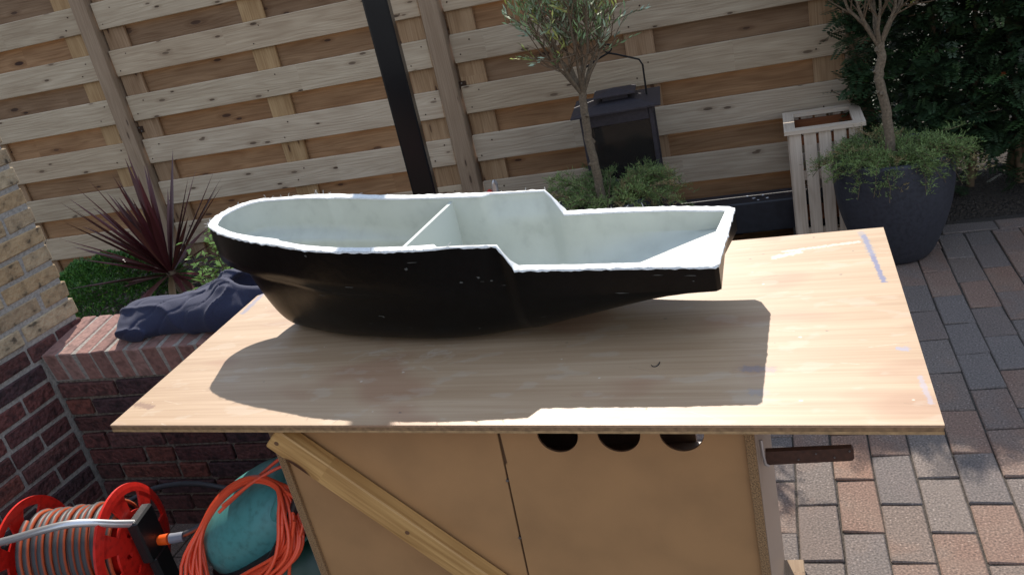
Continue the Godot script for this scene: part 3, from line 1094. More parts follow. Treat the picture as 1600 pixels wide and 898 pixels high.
func build_fence() -> void:
	var o := thing("fence", "weathered woven timber fence with horizontal slats along the back of the yard", "fence", Vector3(-1.54, 0, -4.13))
	var r := rng_of(31)
	var posts := [-5.365, -3.45, -1.54, 0.326]
	for x in posts:
		var m := MB.new()
		m.box(Vector3(x, 0.87, -4.115), Vector3(0.092, 1.80, 0.07), Basis.from_euler(Vector3(0, 0, r.randf_range(-.004, .004))), 0.004, Vector2(r.randf() * 3, r.randf()))
		part("post", m, M.post, o)
	for k in 3:
		var a: float = posts[k] + 0.058
		var b: float = posts[k + 1] - 0.058
		if k == 2: b = 0.284
		var w := b - a
		# three pairs of upright battens
		for q in 3:
			var xc: float = [a + 0.068, (a + b) * 0.5 + 0.005, b - 0.072][q]
			var m := MB.new()
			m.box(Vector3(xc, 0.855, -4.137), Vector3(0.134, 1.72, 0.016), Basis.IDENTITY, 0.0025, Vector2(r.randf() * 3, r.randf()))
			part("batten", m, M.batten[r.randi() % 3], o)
		for j in 7:
			var top := 1.595 - j * 0.2472
			var m := MB.new()
			m.box(Vector3((a + b) * 0.5, top - 0.0685, -4.119 + r.randf_range(-.001, .001)), Vector3(w, 0.137, 0.017), Basis.from_euler(Vector3(r.randf_range(-.012, .012), r.randf_range(-.0015, .0015), r.randf_range(-.0025, .0025))), 0.003, Vector2(r.randf() * 4, r.randf()))
			part("slat", m, M.slat[r.randi() % 6], o)
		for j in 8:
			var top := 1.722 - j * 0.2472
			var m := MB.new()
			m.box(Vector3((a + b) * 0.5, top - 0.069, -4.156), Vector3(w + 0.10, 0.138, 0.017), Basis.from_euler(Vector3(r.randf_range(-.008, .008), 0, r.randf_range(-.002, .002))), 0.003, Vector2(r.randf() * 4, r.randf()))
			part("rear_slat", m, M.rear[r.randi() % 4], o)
	var nm := MB.new()
	for k in 3:
		var a: float = posts[k] + 0.058
		var b: float = posts[k + 1] - 0.058
		for q in 3:
			var xc: float = [a + 0.068, (a + b) * 0.5 + 0.005, b - 0.072][q]
			for j in 7:
				for h in 2:
					var y := 1.595 - j * 0.2472 - 0.0685 + (h - 0.5) * 0.07 + r.randf_range(-.008, .008)
					var x := xc + (h - 0.5) * 0.06 + r.randf_range(-.012, .012)
					nm.tube([Vector3(x, y, -4.112), Vector3(x, y, -4.1088)], 0.0042, 0.0036, 7)
	part("nail_heads", nm, M.rust, o).set_meta("kind", "stuff")
	# steel brackets that hold the panels to the posts
	for q in [[-3.45, 0.90], [-1.54, 0.845], [-3.45, 0.22]]:
		for s in [-1, 1]:
			var m := MB.new()
			m.box(Vector3(q[0] + s * 0.066, q[1] + s * 0.012, -4.126), Vector3(0.036, 0.036, 0.004), Basis.IDENTITY, 0.001)
			var pl := part("bracket", m, M.rust, o)
			for h in 2:
				m = MB.new()
				m.tube([Vector3(q[0] + s * (0.062 + 0.010 * h), q[1] + s * 0.012 + 0.009 - h * 0.018, -4.1245), Vector3(q[0] + s * (0.062 + 0.010 * h), q[1] + s * 0.012 + 0.009 - h * 0.018, -4.1215)], 0.0042, 0.0035, 8)
				part("screw", m, M.screw, pl)

func build_hedge() -> void:
	var o := thing("hedge", "dark clipped evergreen hedge filling the right background", "hedge", Vector3(1.3, 0, -4.25))
	var r := rng_of(41)
	var ml := MB.new()
	var ms := MB.new()
	for k in 46:
		var x := r.randf_range(0.42, 2.7)
		var z := -4.3 + r.randf_range(-0.15, 0.2)
		var e := Vector3(x + r.randf_range(-.25, .25), r.randf_range(1.0, 1.9), z + r.randf_range(-.1, .25))
		ms.tube([Vector3(x, 0, z), Vector3(x, 0, z).lerp(e, 0.5) + Vector3(r.randf_range(-.08, .08), 0, r.randf_range(-.08, .08)), e], 0.018, 0.005, 5, false)
		for j in 10:
			var p := Vector3(x, 0, z).lerp(e, r.randf_range(0.08, 0.95))
			var d := Vector3(r.randf_range(-1, 1), r.randf_range(0.0, 0.8), r.randf_range(-0.3, 1.2)).normalized()
			ms.tube([p, p + d * r.randf_range(0.15, 0.4)], 0.004, 0.0015, 4, false)
	part("stems", ms, M.twig, o).set_meta("kind", "stuff")
	var nz := FastNoiseLite.new(); nz.seed = 8; nz.frequency = 2.6; nz.fractal_octaves = 3
	# one part in front of and beside the fence end, one that stands behind the fence
	for zone in 3:
		var n: int = [26000, 2600, 9000][zone]
		for k in n:
			var x: float
			var y: float
			var z: float
			if zone == 0:
				x = r.randf_range(0.262, 2.75)
				y = pow(r.randf(), 0.8) * 1.9
				var bulge := nz.get_noise_3d(x, y, 0.0)
				var front := -3.97 + bulge * 0.20 + (0.08 if y > 0.25 else -0.1)
				if x < 0.55: front -= (0.55 - x) * 0.25
				var depth := pow(r.randf(), 2.2) * 0.45
				z = front - depth
				if y < 0.22 and r.randf() < 0.75: continue
				if nz.get_noise_3d(x * 1.3 + 9.0, y * 1.3, z) < -0.42: continue
				if x < 0.40 and z < -4.075: continue
			elif zone == 2:
				x = r.randf_range(0.40, 2.9); y = r.randf_range(0.12, 1.88); z = r.randf_range(-4.62, -4.36)
			else:
				x = r.randf_range(-0.5, 0.4); y = r.randf_range(1.1, 1.90) - absf(x) * 0.1; z = r.randf_range(-4.5, -4.22)
			var dir := Vector3(r.randf_range(-1, 1), r.randf_range(-0.5, 0.7), r.randf_range(-0.2, 1.2)).normalized()
			var f := r.randf_range(0.55, 1.25)
			var fresh := r.randf() < 0.07
			var L := r.randf_range(0.05, 0.11)
			var side := dir.cross(Vector3(r.randf_range(-.3, .3), 1, r.randf_range(-.3, .3))).normalized()
			var nn := side.cross(dir)
			var p := Vector3(x, y, z)
			for q in 6:
				var t := (q + 0.5) / 6.0
				for s in [-1, 1]:
					var ff := f * r.randf_range(0.8, 1.2)
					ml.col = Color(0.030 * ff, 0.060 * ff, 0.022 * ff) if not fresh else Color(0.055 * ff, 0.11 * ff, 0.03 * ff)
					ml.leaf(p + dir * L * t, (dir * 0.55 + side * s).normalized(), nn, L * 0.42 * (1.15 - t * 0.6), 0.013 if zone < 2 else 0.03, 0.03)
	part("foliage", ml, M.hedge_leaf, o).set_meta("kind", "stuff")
	var dm := MB.new()
	dm.col = Color(0.24, 0.07, 0.02)
	for k in 3:
		dm.leaf(Vector3(0.82 + k * 0.012, 0.585, -3.86), Vector3(0.5 - k * 0.4, 0.3, 0.4).normalized(), Vector3(0, 0.3, 1).normalized(), 0.035, 0.02, 0.1)
	part("dead_leaf", dm, M.hedge_leaf, o)

func build_post() -> void:
	var o := thing("steel_post", "square black steel post standing behind the boat hull", "post", Vector3(-1.325, 0, -3.02))
	var m := MB.new()
	m.box(Vector3(-1.325, 1.25, -3.02), Vector3(0.087, 2.5, 0.087), Basis.from_euler(Vector3(0, deg_to_rad(15), 0)), 0.006)
	part("shaft", m, M.black_steel, o)
	m = MB.new()
	m.box(Vector3(-1.325, 0.16, -3.02), Vector3(0.17, 0.012, 0.17), Basis.from_euler(Vector3(0, deg_to_rad(15), 0)), 0.002)
	part("base_plate", m, M.black_steel, o)
	m = MB.new()
	m.box(Vector3(-1.325, 2.505, -3.02), Vector3(0.092, 0.012, 0.092), Basis.from_euler(Vector3(0, deg_to_rad(15), 0)), 0.003)
	part("cap", m, M.black_steel, o)

func build_bed_plants() -> void:
	var r := rng_of(51)
	# cordyline
	var at := Vector3(-2.90, 0.12, -3.45)
	var o := thing("cordyline", "spiky dark red cordyline in the bed between house wall and hull", "plant", at)
	var m := MB.new()
	m.tube([at, at + Vector3(-.03, .10, .01), at + Vector3(-.05, .2, .02)], 0.03, 0.024, 8)
	part("stem", m, M.bark, o)
	var heart := at + Vector3(-.05, .18, .02)
	for k in 64:
		var an := r.randf() * TAU
		var el := r.randf_range(-0.05, 1.45)
		if k % 3 == 0: el = r.randf_range(0.7, 1.45)
		var L := r.randf_range(0.40, 0.64) * (1.0 if el > 0.3 else 0.85)
		var d := Vector3(cos(an) * cos(el), sin(el), sin(an) * cos(el) * 0.8).normalized()
		if d.z < -0.55: L *= 0.8
		var side := d.cross(Vector3.UP).normalized()
		var lm := MB.new()
		var f := r.randf_range(0.6, 1.3)
		var dead := el < 0.08 and r.randf() < 0.4
		lm.col = Color(0.085 * f, 0.020 * f, 0.022 * f) if not dead else Color(0.16, 0.10, 0.05)
		if k % 7 == 0: lm.col = Color(0.14 * f, 0.05 * f, 0.04 * f)
		var droop := r.randf_range(0.02, 0.22) * (1.3 - sin(el))
		if dead: droop = 0.5
		var w := r.randf_range(0.022, 0.036)
		var rows := []
		for j in 9:
			var t := j / 8.0
			var c := heart + d * (0.02 + L * t) - Vector3(0, droop * L * t * t, 0)
			var ww := w * sin(PI * clampf(0.12 + t * 0.88, 0, 1)) * 0.5 * (1.0 if t < 0.5 else 1.12 - t * 0.24)
			if j == 8: ww = 0.0004
			var nn := side.cross(d).normalized()
			rows.append([c - side * ww, c - nn * ww * 0.45, c + side * ww])
		lm.grid(rows)
		part("leaf", lm, M.cordyline, o)
	# dark green mound
	at = Vector3(-3.42, 0.12, -3.50)
	o = thing("mound_shrub", "low bright green mossy mound of foliage beside the yellow brick corner", "shrub", at)
	m = MB.new()
	for k in 8500:
		var an := r.randf() * TAU
		var q := sqrt(r.randf())
		var x := cos(an) * q * 0.42
		var z := sin(an) * q * 0.36
		var top := 0.27 * sqrt(maxf(0.0, 1.0 - q * q)) + 0.02 * sin(x * 31.0) * cos(z * 27.0) + 0.02 * sin(x * 13 + z * 17)
		var p := at + Vector3(x, top * (1.0 - 0.3 * pow(r.randf(), 3.0)), z)
		var up := Vector3(x * 2.0, 0.35 + r.randf() * 0.5, z * 2.0).normalized()
		var f := r.randf_range(0.55, 1.35)
		m.col = Color(0.06 * f, 0.165 * f, 0.025 * f) if r.randf() > 0.06 else Color(0.22 * f, 0.38 * f, 0.06 * f)
		for j in 3:
			var d := (up + Vector3(r.randf_range(-1, 1), r.randf_range(-.6, 1), r.randf_range(-1, 1)) * 0.9).normalized()
			m.leaf(p, d, Vector3(r.randf_range(-1, 1), r.randf_range(-1, 1), r.randf_range(-1, 1)).normalized(), r.randf_range(0.014, 0.03), 0.005)
	part("foliage", m, M.hedge_leaf, o).set_meta("kind", "stuff")
	# leafy perennial at the bow
	at = Vector3(-2.44, 0.12, -3.22)
	o = thing("leafy_plant", "yellow-green leafy perennial growing in the bed behind the rounded bow", "plant", at)
	m = MB.new()
	var st := MB.new()
	for k in 46:
		var an := r.randf() * TAU
		var q := r.randf_range(0.02, 0.22)
		var b := at + Vector3(cos(an) * q * 0.4, 0, sin(an) * q * 0.4)
		var e := at + Vector3(cos(an) * q, r.randf_range(0.2, 0.50) - q * 0.35, sin(an) * q)
		st.tube([b, b.lerp(e, 0.5) + Vector3(0, 0.02, 0), e], 0.003, 0.0015, 4, false)
		for j in 15:
			var t := 0.25 + 0.75 * j / 14.0
			var p := b.lerp(e, t)
			var a2 := j * 2.4 + k
			var d := Vector3(cos(a2), r.randf_range(-0.1, 0.7), sin(a2)).normalized()
			var f := r.randf_range(0.65, 1.3)
			m.col = Color(0.25 * f, 0.38 * f, 0.07 * f)
			m.leaf(p, d, Vector3(r.randf_range(-.4, .4), 1, r.randf_range(-.4, .4)).normalized(), r.randf_range(0.03, 0.055), r.randf_range(0.013, 0.022), 0.06)
	part("stems", st, M.twig, o).set_meta("kind", "stuff")
	part("leaves", m, M.leaf, o).set_meta("kind", "stuff")
	# thin blades at the house corner
	at = Vector3(-3.55, 0.12, -2.9)
	o = thing("grass_tuft", "few thin dark blades poking out beside the yellow house corner", "plant", at)
	m = MB.new()
	for k in 9:
		m.col = Color(0.05, 0.018, 0.02)
		var d := Vector3(r.randf_range(-0.2, 0.75), 1.0, r.randf_range(-.3, .3)).normalized()
		m.leaf(at + Vector3(r.randf_range(-.03, .03), 0, 0), d, Vector3(0, 0.2, 1).normalized(), r.randf_range(0.45, 0.80), 0.016, 0.05)
	part("blades", m, M.cordyline, o)

func build_pots_and_lantern() -> void:
	var p1 := Vector3(-0.725, 0, -3.48)
	var p2 := Vector3(0.388, 0, -3.55)
	plant_pot("blue-grey pot half hidden behind the hull, in front of the lantern", p1, 0.205, 0.12, 0.42)
	plant_pot("large blue-grey pot beside the white slatted planter", p2, 0.218, 0.125, 0.435)
	olive("olive_tree", "small olive tree in front of the dark metal lantern", p1 + Vector3(-0.03, 0.36, 0.0),
		[Vector3(-0.752, 0.36, -3.49), Vector3(-0.757, 0.52, -3.49), Vector3(-0.768, 0.67, -3.495), Vector3(-0.762, 0.78, -3.49), Vector3(-0.756, 0.865, -3.49)], Vector3(-0.757, 1.20, -3.49), 0.30, 61)
	olive("olive_tree", "olive tree with a pale knobbly trunk in front of the dark hedge", p2 + Vector3(0.0, 0.36, 0.0),
		[Vector3(0.385, 0.36, -3.55), Vector3(0.380, 0.52, -3.55), Vector3(0.372, 0.62, -3.55), Vector3(0.352, 0.72, -3.545), Vector3(0.366, 0.80, -3.55), Vector3(0.362, 0.855, -3.55)], Vector3(0.36, 1.16, -3.55), 0.30, 67)
	juniper("feathery juniper at the foot of the olive before the lantern", p1 + Vector3(0, 0.39, 0.0), 0.23, 125, 0.16, 71, [3.3, 0.3, 5.8])
	juniper("feathery juniper trailing over the large pot beside the white planter", p2 + Vector3(0, 0.405, 0.0), 0.205, 150, 0.11, 72, [0.2, 0.9, 2.2])
	# trailing runners down the front of the right pot
	# lantern
	var at := Vector3(-0.69, 0.0, -3.84)
	var o := thing("lantern", "large dark metal lantern with glass sides standing against the fence", "lantern", at)
	var yaw := Basis.from_euler(Vector3(0, deg_to_rad(6), 0))
	var bx := func(mm: MB, c: Vector3, s: Vector3, ch := 0.002) -> void: mm.box(at + yaw * c, s, yaw, ch)
	var w := 0.148
	var m := MB.new()
	bx.call(m, Vector3(0, 0.03, 0), Vector3(0.34, 0.05, 0.32))
	part("base", m, M.lantern, o)
	for sx in [-1, 1]:
		for sz in [-1, 1]:
			m = MB.new()
			bx.call(m, Vector3(sx * w, 0.38, sz * (w - 0.01)), Vector3(0.018, 0.65, 0.018))
			part("corner_bar", m, M.lantern, o)
	for s in [-1, 1]:
		for hy in [0.682, 0.075]:
			m = MB.new()
			bx.call(m, Vector3(0, hy, s * (w - 0.01)), Vector3(w * 2 - 0.02, 0.05, 0.012))
			part("rail", m, M.lantern, o)
			m = MB.new()
			bx.call(m, Vector3(s * w, hy, 0), Vector3(0.012, 0.05, w * 2 - 0.04))
			part("rail", m, M.lantern, o)
		m = MB.new()
		bx.call(m, Vector3(0, 0.375, s * (w - 0.01)), Vector3(w * 2 - 0.02, 0.565, 0.003), 0.0)
		part("glass_pane", m, M.glass, o)
		m = MB.new()
		bx.call(m, Vector3(s * w, 0.375, 0), Vector3(0.003, 0.565, w * 2 - 0.04), 0.0)
		part("glass_pane", m, M.glass, o)
	# roof: low hipped sheet with a flat raised vent
	m = MB.new()
	var ring := func(hx: float, hz: float, y: float) -> Array:
		return [at + yaw * Vector3(-hx, y, hz), at + yaw * Vector3(hx, y, hz), at + yaw * Vector3(hx, y, -hz), at + yaw * Vector3(-hx, y, -hz)]
	var a: Array = ring.call(0.192, 0.176, 0.712)
	var b: Array = ring.call(0.192, 0.176, 0.719)
	var c: Array = ring.call(0.07, 0.065, 0.742)
	for i in 4:
		var k := (i + 1) % 4
		m.quad(a[i], a[k], b[k], b[i])
		m.quad(b[i], b[k], c[k], c[i])
	m.quad(c[0], c[1], c[2], c[3])
	m.quad(a[0], a[3], a[2], a[1])
	part("roof", m, M.lantern, o)
	m = MB.new()
	bx.call(m, Vector3(0, 0.752, 0), Vector3(0.11, 0.03, 0.10))
	part("vent", m, M.lantern, o)
	m = MB.new()
	var d1: Array = ring.call(0.092, 0.08, 0.762)
	var d2: Array = ring.call(0.092, 0.08, 0.767)
	for i in 4:
		var k := (i + 1) % 4
		m.quad(d1[i], d1[k], d2[k], d2[i])
		m.tri(d2[i], d2[k], at + yaw * Vector3(0, 0.785, 0))
	m.quad(d1[0], d1[3], d1[2], d1[1])
	part("vent_cap", m, M.lantern, o)
	m = MB.new()
	var hp := []
	for q in [[0.135, 0.70], [0.137, 0.86], [0.125, 0.885], [0.03, 0.925], [0.0, 0.935], [-0.03, 0.925], [-0.125, 0.885], [-0.137, 0.86], [-0.135, 0.70]]: hp.append(at + yaw * Vector3(q[0], q[1], 0.0))
	m.tube(hp, 0.0042, 0.0042, 7)
	var hr := []
	for k in 17: hr.append(at + yaw * Vector3(cos(TAU * k / 16) * 0.017, 0.955 + sin(TAU * k / 16) * 0.017, 0))
	m.tube(hr, 0.0035, 0.0035, 6, false)
	part("handle", m, M.iron, o)
	m = MB.new()
	m.lathe([Vector2(0, 0.055), Vector2(0.04, 0.056), Vector2(0.041, 0.20), Vector2(0.035, 0.212), Vector2(0, 0.207)], at, 24)
	part("candle", m, M.whitewash, o)
	# low dark ledge along the foot of the fence
	var lg := thing("ledge", "low dark stone ledge along the foot of the fence behind the transom", "ledge", Vector3(-0.6, 0, -4.0))
	m = MB.new()
	m.box(Vector3(-0.62, 0.07, -4.02), Vector3(1.62, 0.15, 0.15), Basis.IDENTITY, 0.006)
	part("block", m, M.ledge, lg)
	var r := rng_of(5)
	for k in 5:
		m = MB.new()
		var ctr := Vector3([-0.16, -0.12, -0.10, -0.14, -0.19][k], 0.1458, [-4.0, -4.03, -3.985, -3.97, -4.04][k])
		var rg := []
		for j in 8: rg.append(ctr + Vector3(cos(TAU * j / 8), 0, -sin(TAU * j / 8)) * r.randf_range(0.004, 0.010))
		m.fan(rg, Vector3.UP)
		part("pale_spot", m, M.droppings, lg)

func build_planter() -> void:
	var at := Vector3(0.158, 0, -3.905)
	var o := thing("slatted_planter", "tall white slatted wooden planter box with an empty top", "planter", at)
	var r := rng_of(81)
	var h := 0.485
	var wx := 0.295
	var wz := 0.295
	for face in 4:
		var bs := Basis.from_euler(Vector3(0, PI * 0.5 * face, 0))
		var half := (wz if face % 2 == 0 else wx) * 0.5
		var span := (wx if face % 2 == 0 else wz)
		if face % 2 == 1: span -= 0.024
		var n := 5
		var pitch := span / n
		for k in n:
			var m := MB.new()
			m.box(at + bs * Vector3(-span * 0.5 + pitch * (k + 0.5), h * 0.5 + 0.005, half - 0.006), Vector3(pitch - 0.010, h, 0.012), bs, 0.0018, Vector2(r.randf() * 3, r.randf()))
			part("slat", m, M.whitewash, o)
		for y in [0.04, 0.30, h - 0.03]:
			var m := MB.new()
			m.box(at + bs * Vector3(0, y, half - 0.021), Vector3(span - 0.03, 0.04, 0.016), bs, 0.001, Vector2(r.randf() * 3, r.randf()))
			part("inner_rail", m, M.planter_in if y > 0.4 else M.whitewash, o)
	for face in 4:
		var bs := Basis.from_euler(Vector3(0, PI * 0.5 * face, 0))
		var half := (wz if face % 2 == 0 else wx) * 0.5
		var other := (wx if face % 2 == 0 else wz) * 0.5
		# mitred top frame
		var m := MB.new()
		var y0 := h + 0.006
		var y1 := h + 0.022
		var a := other + 0.012
		var f := half + 0.012
		var ii := 0.045
		var pts := [Vector3(-a, 0, f), Vector3(a, 0, f), Vector3(a - ii, 0, f - ii), Vector3(-a + ii, 0, f - ii)]
		var lo := []
		var hi := []
		for p in pts:
			lo.append(at + bs * (p + Vector3(0, y0, 0))); hi.append(at + bs * (p + Vector3(0, y1, 0)))
		m.quad(hi[0], hi[1], hi[2], hi[3], Vector2(0, 0.1), Vector2(0.3, 0.1), Vector2(0.26, 0.15), Vector2(0.04, 0.15))
		m.quad(lo[0], lo[3], lo[2], lo[1])
		m.quad(lo[0], lo[1], hi[1], hi[0], Vector2(0, 0), Vector2(0.3, 0), Vector2(0.3, 0.02), Vector2(0, 0.02))
		m.quad(lo[2], lo[3], hi[3], hi[2], Vector2(0, 0), Vector2(0.3, 0), Vector2(0.3, 0.02), Vector2(0, 0.02))
		part("top_frame", m, M.whitewash, o)
	var fl := MB.new()
	fl.box(at + Vector3(0, 0.10, 0), Vector3(wx - 0.05, 0.012, wz - 0.05), Basis.IDENTITY, 0.0)
	part("floor", fl, M.planter_in, o)

# cabinet front plane: z = -1.335 + 0.0105 (x + 0.57)
const CX := Vector3(.99994, 0, .0105)
const CZ := Vector3(-.0105, 0, .99994)
func cab(x: float, y: float, d: float) -> Vector3:   # x along the front, d behind it
	return Vector3(-.57, y, -1.335) + CX * (x + 0.57) - CZ * d

func build_cabinet() -> void:
	var o := thing("cabinet", "chipboard cabinet with a bare hardboard back carrying the plywood board", "cabinet", Vector3(-.58, 0, -1.55))
	var bs := Basis(CX, Vector3.UP, CZ)
	var r := rng_of(91)
	var depth := 0.42
	var xl := -1.056
	var xr := -0.104
	var top := 0.722
	for s in 2:
		var x: float = [xl, xr][s]
		var m := MB.new()
		m.box(cab(x, top * 0.5 + 0.006, depth * 0.5 - 0.005), Vector3(0.017, top - 0.012, depth), bs, 0.0008)
		part("side_panel", m, M.particle, o)
		m = MB.new()
		var sg := -1.0 if s == 0 else 1.0
		m.box(cab(x + sg * 0.0095, top * 0.5 + 0.006, depth * 0.5 - 0.004), Vector3(0.0016, top - 0.013, depth - 0.002), bs, 0.0003)
		part("side_facing", m, M.melamine, o)
	# hardboard back in two sheets; three finger holes near the top of the right one
	var seam_t := -0.568
	var m := MB.new()
	var xa := xl + 0.0085
	var xb := xr - 0.0085
	var back := 0.004
	m.quad(cab(xa, 0.02, back), cab(seam_t - 0.024, 0.02, back), cab(seam_t, top, back), cab(xa, top, back))
	m.quad(cab(xa, 0.02, back + 0.004), cab(xa, top, back + 0.004), cab(seam_t, top, back + 0.004), cab(seam_t - 0.024, 0.02, back + 0.004))
	part("back_sheet", m, M.hardboard, o)
	m = MB.new()
	var holes := [[-0.451, 0.664, 0.039], [-0.335, 0.662, 0.0395], [-0.221, 0.660, 0.0395]]
	# a strip for every hole, a plain field below
	var yb := 0.60
	var f := func(x: float, y: float, d := 0.0) -> Vector3: return cab(x, y, back + d)
	m.quad(f.call(seam_t - 0.0198, 0.02), f.call(xb, 0.02), f.call(xb, yb), f.call(seam_t + 0.0001, yb))
	m.quad(f.call(seam_t - 0.0198, 0.02, .004), f.call(seam_t + 0.0001, yb, .004), f.call(xb, yb, .004), f.call(xb, 0.02, .004))
	var xs := [seam_t + 0.0042, -0.391, -0.2755, xb]
	for k in 3:
		var hx: float = holes[k][0]
		var hy: float = holes[k][1]
		var hr: float = holes[k][2]
		var angs := []
		for i in 48: angs.append(TAU * i / 48)
		for q in [Vector2(xs[k], yb), Vector2(xs[k], top), Vector2(xs[k + 1], yb), Vector2(xs[k + 1], top)]: angs.append(fposmod(atan2(q.y - hy, q.x - hx), TAU))
		angs.sort()
		angs.append(TAU)
		for i in angs.size() - 1:
			var a0: float = angs[i]
			var a1: float = angs[i + 1]
			for d in [0.0, 0.004]:
				var e0 := edge_pt(hx, hy, a0, xs[k], xs[k + 1], yb, top)
				var e1 := edge_pt(hx, hy, a1, xs[k], xs[k + 1], yb, top)
				var i0: Vector3 = f.call(hx + cos(a0) * hr, hy + sin(a0) * hr, d)
				var i1: Vector3 = f.call(hx + cos(a1) * hr, hy + sin(a1) * hr, d)
				m.quad(i0, f.call(e0.x, e0.y, d), f.call(e1.x, e1.y, d), i1)
	part("back_sheet", m, M.hardboard, o)
	for k in 3:
		m = MB.new()
		var hx: float = holes[k][0]
		var hy: float = holes[k][1]
		var hr: float = holes[k][2]
		for i in 48:
			var a0 := TAU * i / 48
			var a1 := TAU * (i + 1) / 48
			m.quad(f.call(hx + cos(a0) * hr, hy + sin(a0) * hr, -0.0004), f.call(hx + cos(a0) * hr, hy + sin(a0) * hr, .0045), f.call(hx + cos(a1) * hr, hy + sin(a1) * hr, .0045), f.call(hx + cos(a1) * hr, hy + sin(a1) * hr, -0.0004))
		part("hole_edge", m, M.hole_edge, o)
	# dark joint behind the seam, nails in it
	m = MB.new()
	m.quad(cab(seam_t - 0.03, 0.02, back + 0.006), cab(seam_t - 0.016, 0.02, back + 0.006), cab(seam_t + 0.006, top, back + 0.006), cab(seam_t - 0.008, top, back + 0.006))
	part("seam_lath", m, M.hole_edge, o)
	for y in [0.562, 0.421, 0.27, 0.13]:
		m = MB.new()
		var x: float = -0.5725 - (0.562 - y) * 0.032
		m.tube([cab(x, y, back + 0.002), cab(x, y, back - 0.002)], 0.0036, 0.003, 8)
		part("nail", m, M.screw, o)
	# inside: shelf and the closed far side
	m = MB.new()
	m.box(cab(-0.5855, 0.36, 0.22), Vector3(0.945, 0.016, 0.36), bs, 0.0)
	part("shelf", m, M.melamine, o)
	m = MB.new()
	m.box(cab(-0.66, 0.37, depth - 0.012), Vector3(0.80, 0.69, 0.014), bs, 0.0)
	part("door", m, M.melamine, o)
	m = MB.new()
	m.box(cab(-0.5855, 0.030, 0.21), Vector3(0.945, 0.016, 0.38), bs, 0.0)
	part("bottom", m, M.particle, o)
	# diagonal pine batten screwed over the back
	m = MB.new()
	var p0 := Vector2(-1.040, 0.703)
	var p1 := Vector2(-0.43, 0.100)
	var dv := (p1 - p0)
	var L := dv.length()
	var ang := atan2(dv.y, dv.x)
	var mid := (p0 + p1) * 0.5
	var rb := bs * Basis.from_euler(Vector3(0, 0, ang))
	m.box(cab(mid.x, mid.y, -0.018), Vector3(L, 0.056, 0.035), rb, 0.003, Vector2(0.3, 0.2))
	var bt := part("diagonal_batten", m, M.pine, o)
	m = MB.new()
	m.tube([cab(-1.030, 0.690, -0.0354), cab(-1.030, 0.690, -0.0362)], 0.005, 0.005, 12)
	part("screw_hole", m, M.hole_edge, bt)
	m = MB.new()
	m.tube([cab(-0.80, 0.465, -0.0354), cab(-0.80, 0.465, -0.0362)], 0.005, 0.005, 12)
	part("knot", m, M.hole_edge, bt)
	# brown plate that sticks out at the right side
	m = MB.new()
	var pl := []
	var plb := []
	for q in [[-0.085, 0.574], [0.064, 0.578], [0.067, 0.574], [0.067, 0.556], [0.064, 0.5515], [0.059, 0.5505], [-0.080, 0.545], [-0.086, 0.549]]:
		pl.append(cab(q[0] , q[1], 0.062)); plb.append(cab(q[0], q[1], 0.074))
	m.fan(pl, CZ); m.fan(plb, -CZ)
	for i in pl.size():
		var k := (i + 1) % pl.size()
		m.quad(pl[k], pl[i], plb[i], plb[k])
	var plate := part("bracket_plate", m, M.brown_plate, o)
	for q in [[0.003, 0.568], [-0.028, 0.556], [0.034, 0.559], [0.060, 0.572]]:
		m = MB.new()
		m.tube([cab(q[0], q[1], 0.0622), cab(q[0], q[1], 0.0605)], 0.0019, 0.0016, 8)
		part("screw", m, M.screw, plate)
	m = MB.new()
	m.tube([cab(-0.090, 0.60, 0.062), cab(-0.089, 0.57, 0.060), cab(-0.087, 0.548, 0.061), cab(-0.082, 0.540, 0.066)], 0.003, 0.003, 8)
	part("metal_clip", m, M.alu, plate)
	# skid under the right side
	m = MB.new()
	m.box(cab(-0.080, 0.0145, 0.352), Vector3(0.066, 0.026, 0.09), bs * Basis.from_euler(Vector3(0, 0.05, 0)), 0.002)
	tag(part("wood_block", m, M.post), "small offcut of wood lying on the pavers beside the cabinet", "wood block")

func edge_pt(hx: float, hy: float, a: float, x0: float, x1: float, y0: float, y1: float) -> Vector2:
	var c := cos(a)
	var s := sin(a)
	var t := 1e9
	if c > 1e-6: t = minf(t, (x1 - hx) / c)
	if c < -1e-6: t = minf(t, (x0 - hx) / c)
	if s > 1e-6: t = minf(t, (y1 - hy) / s)
	if s < -1e-6: t = minf(t, (y0 - hy) / s)
	return Vector2(hx + c * t, hy + s * t)

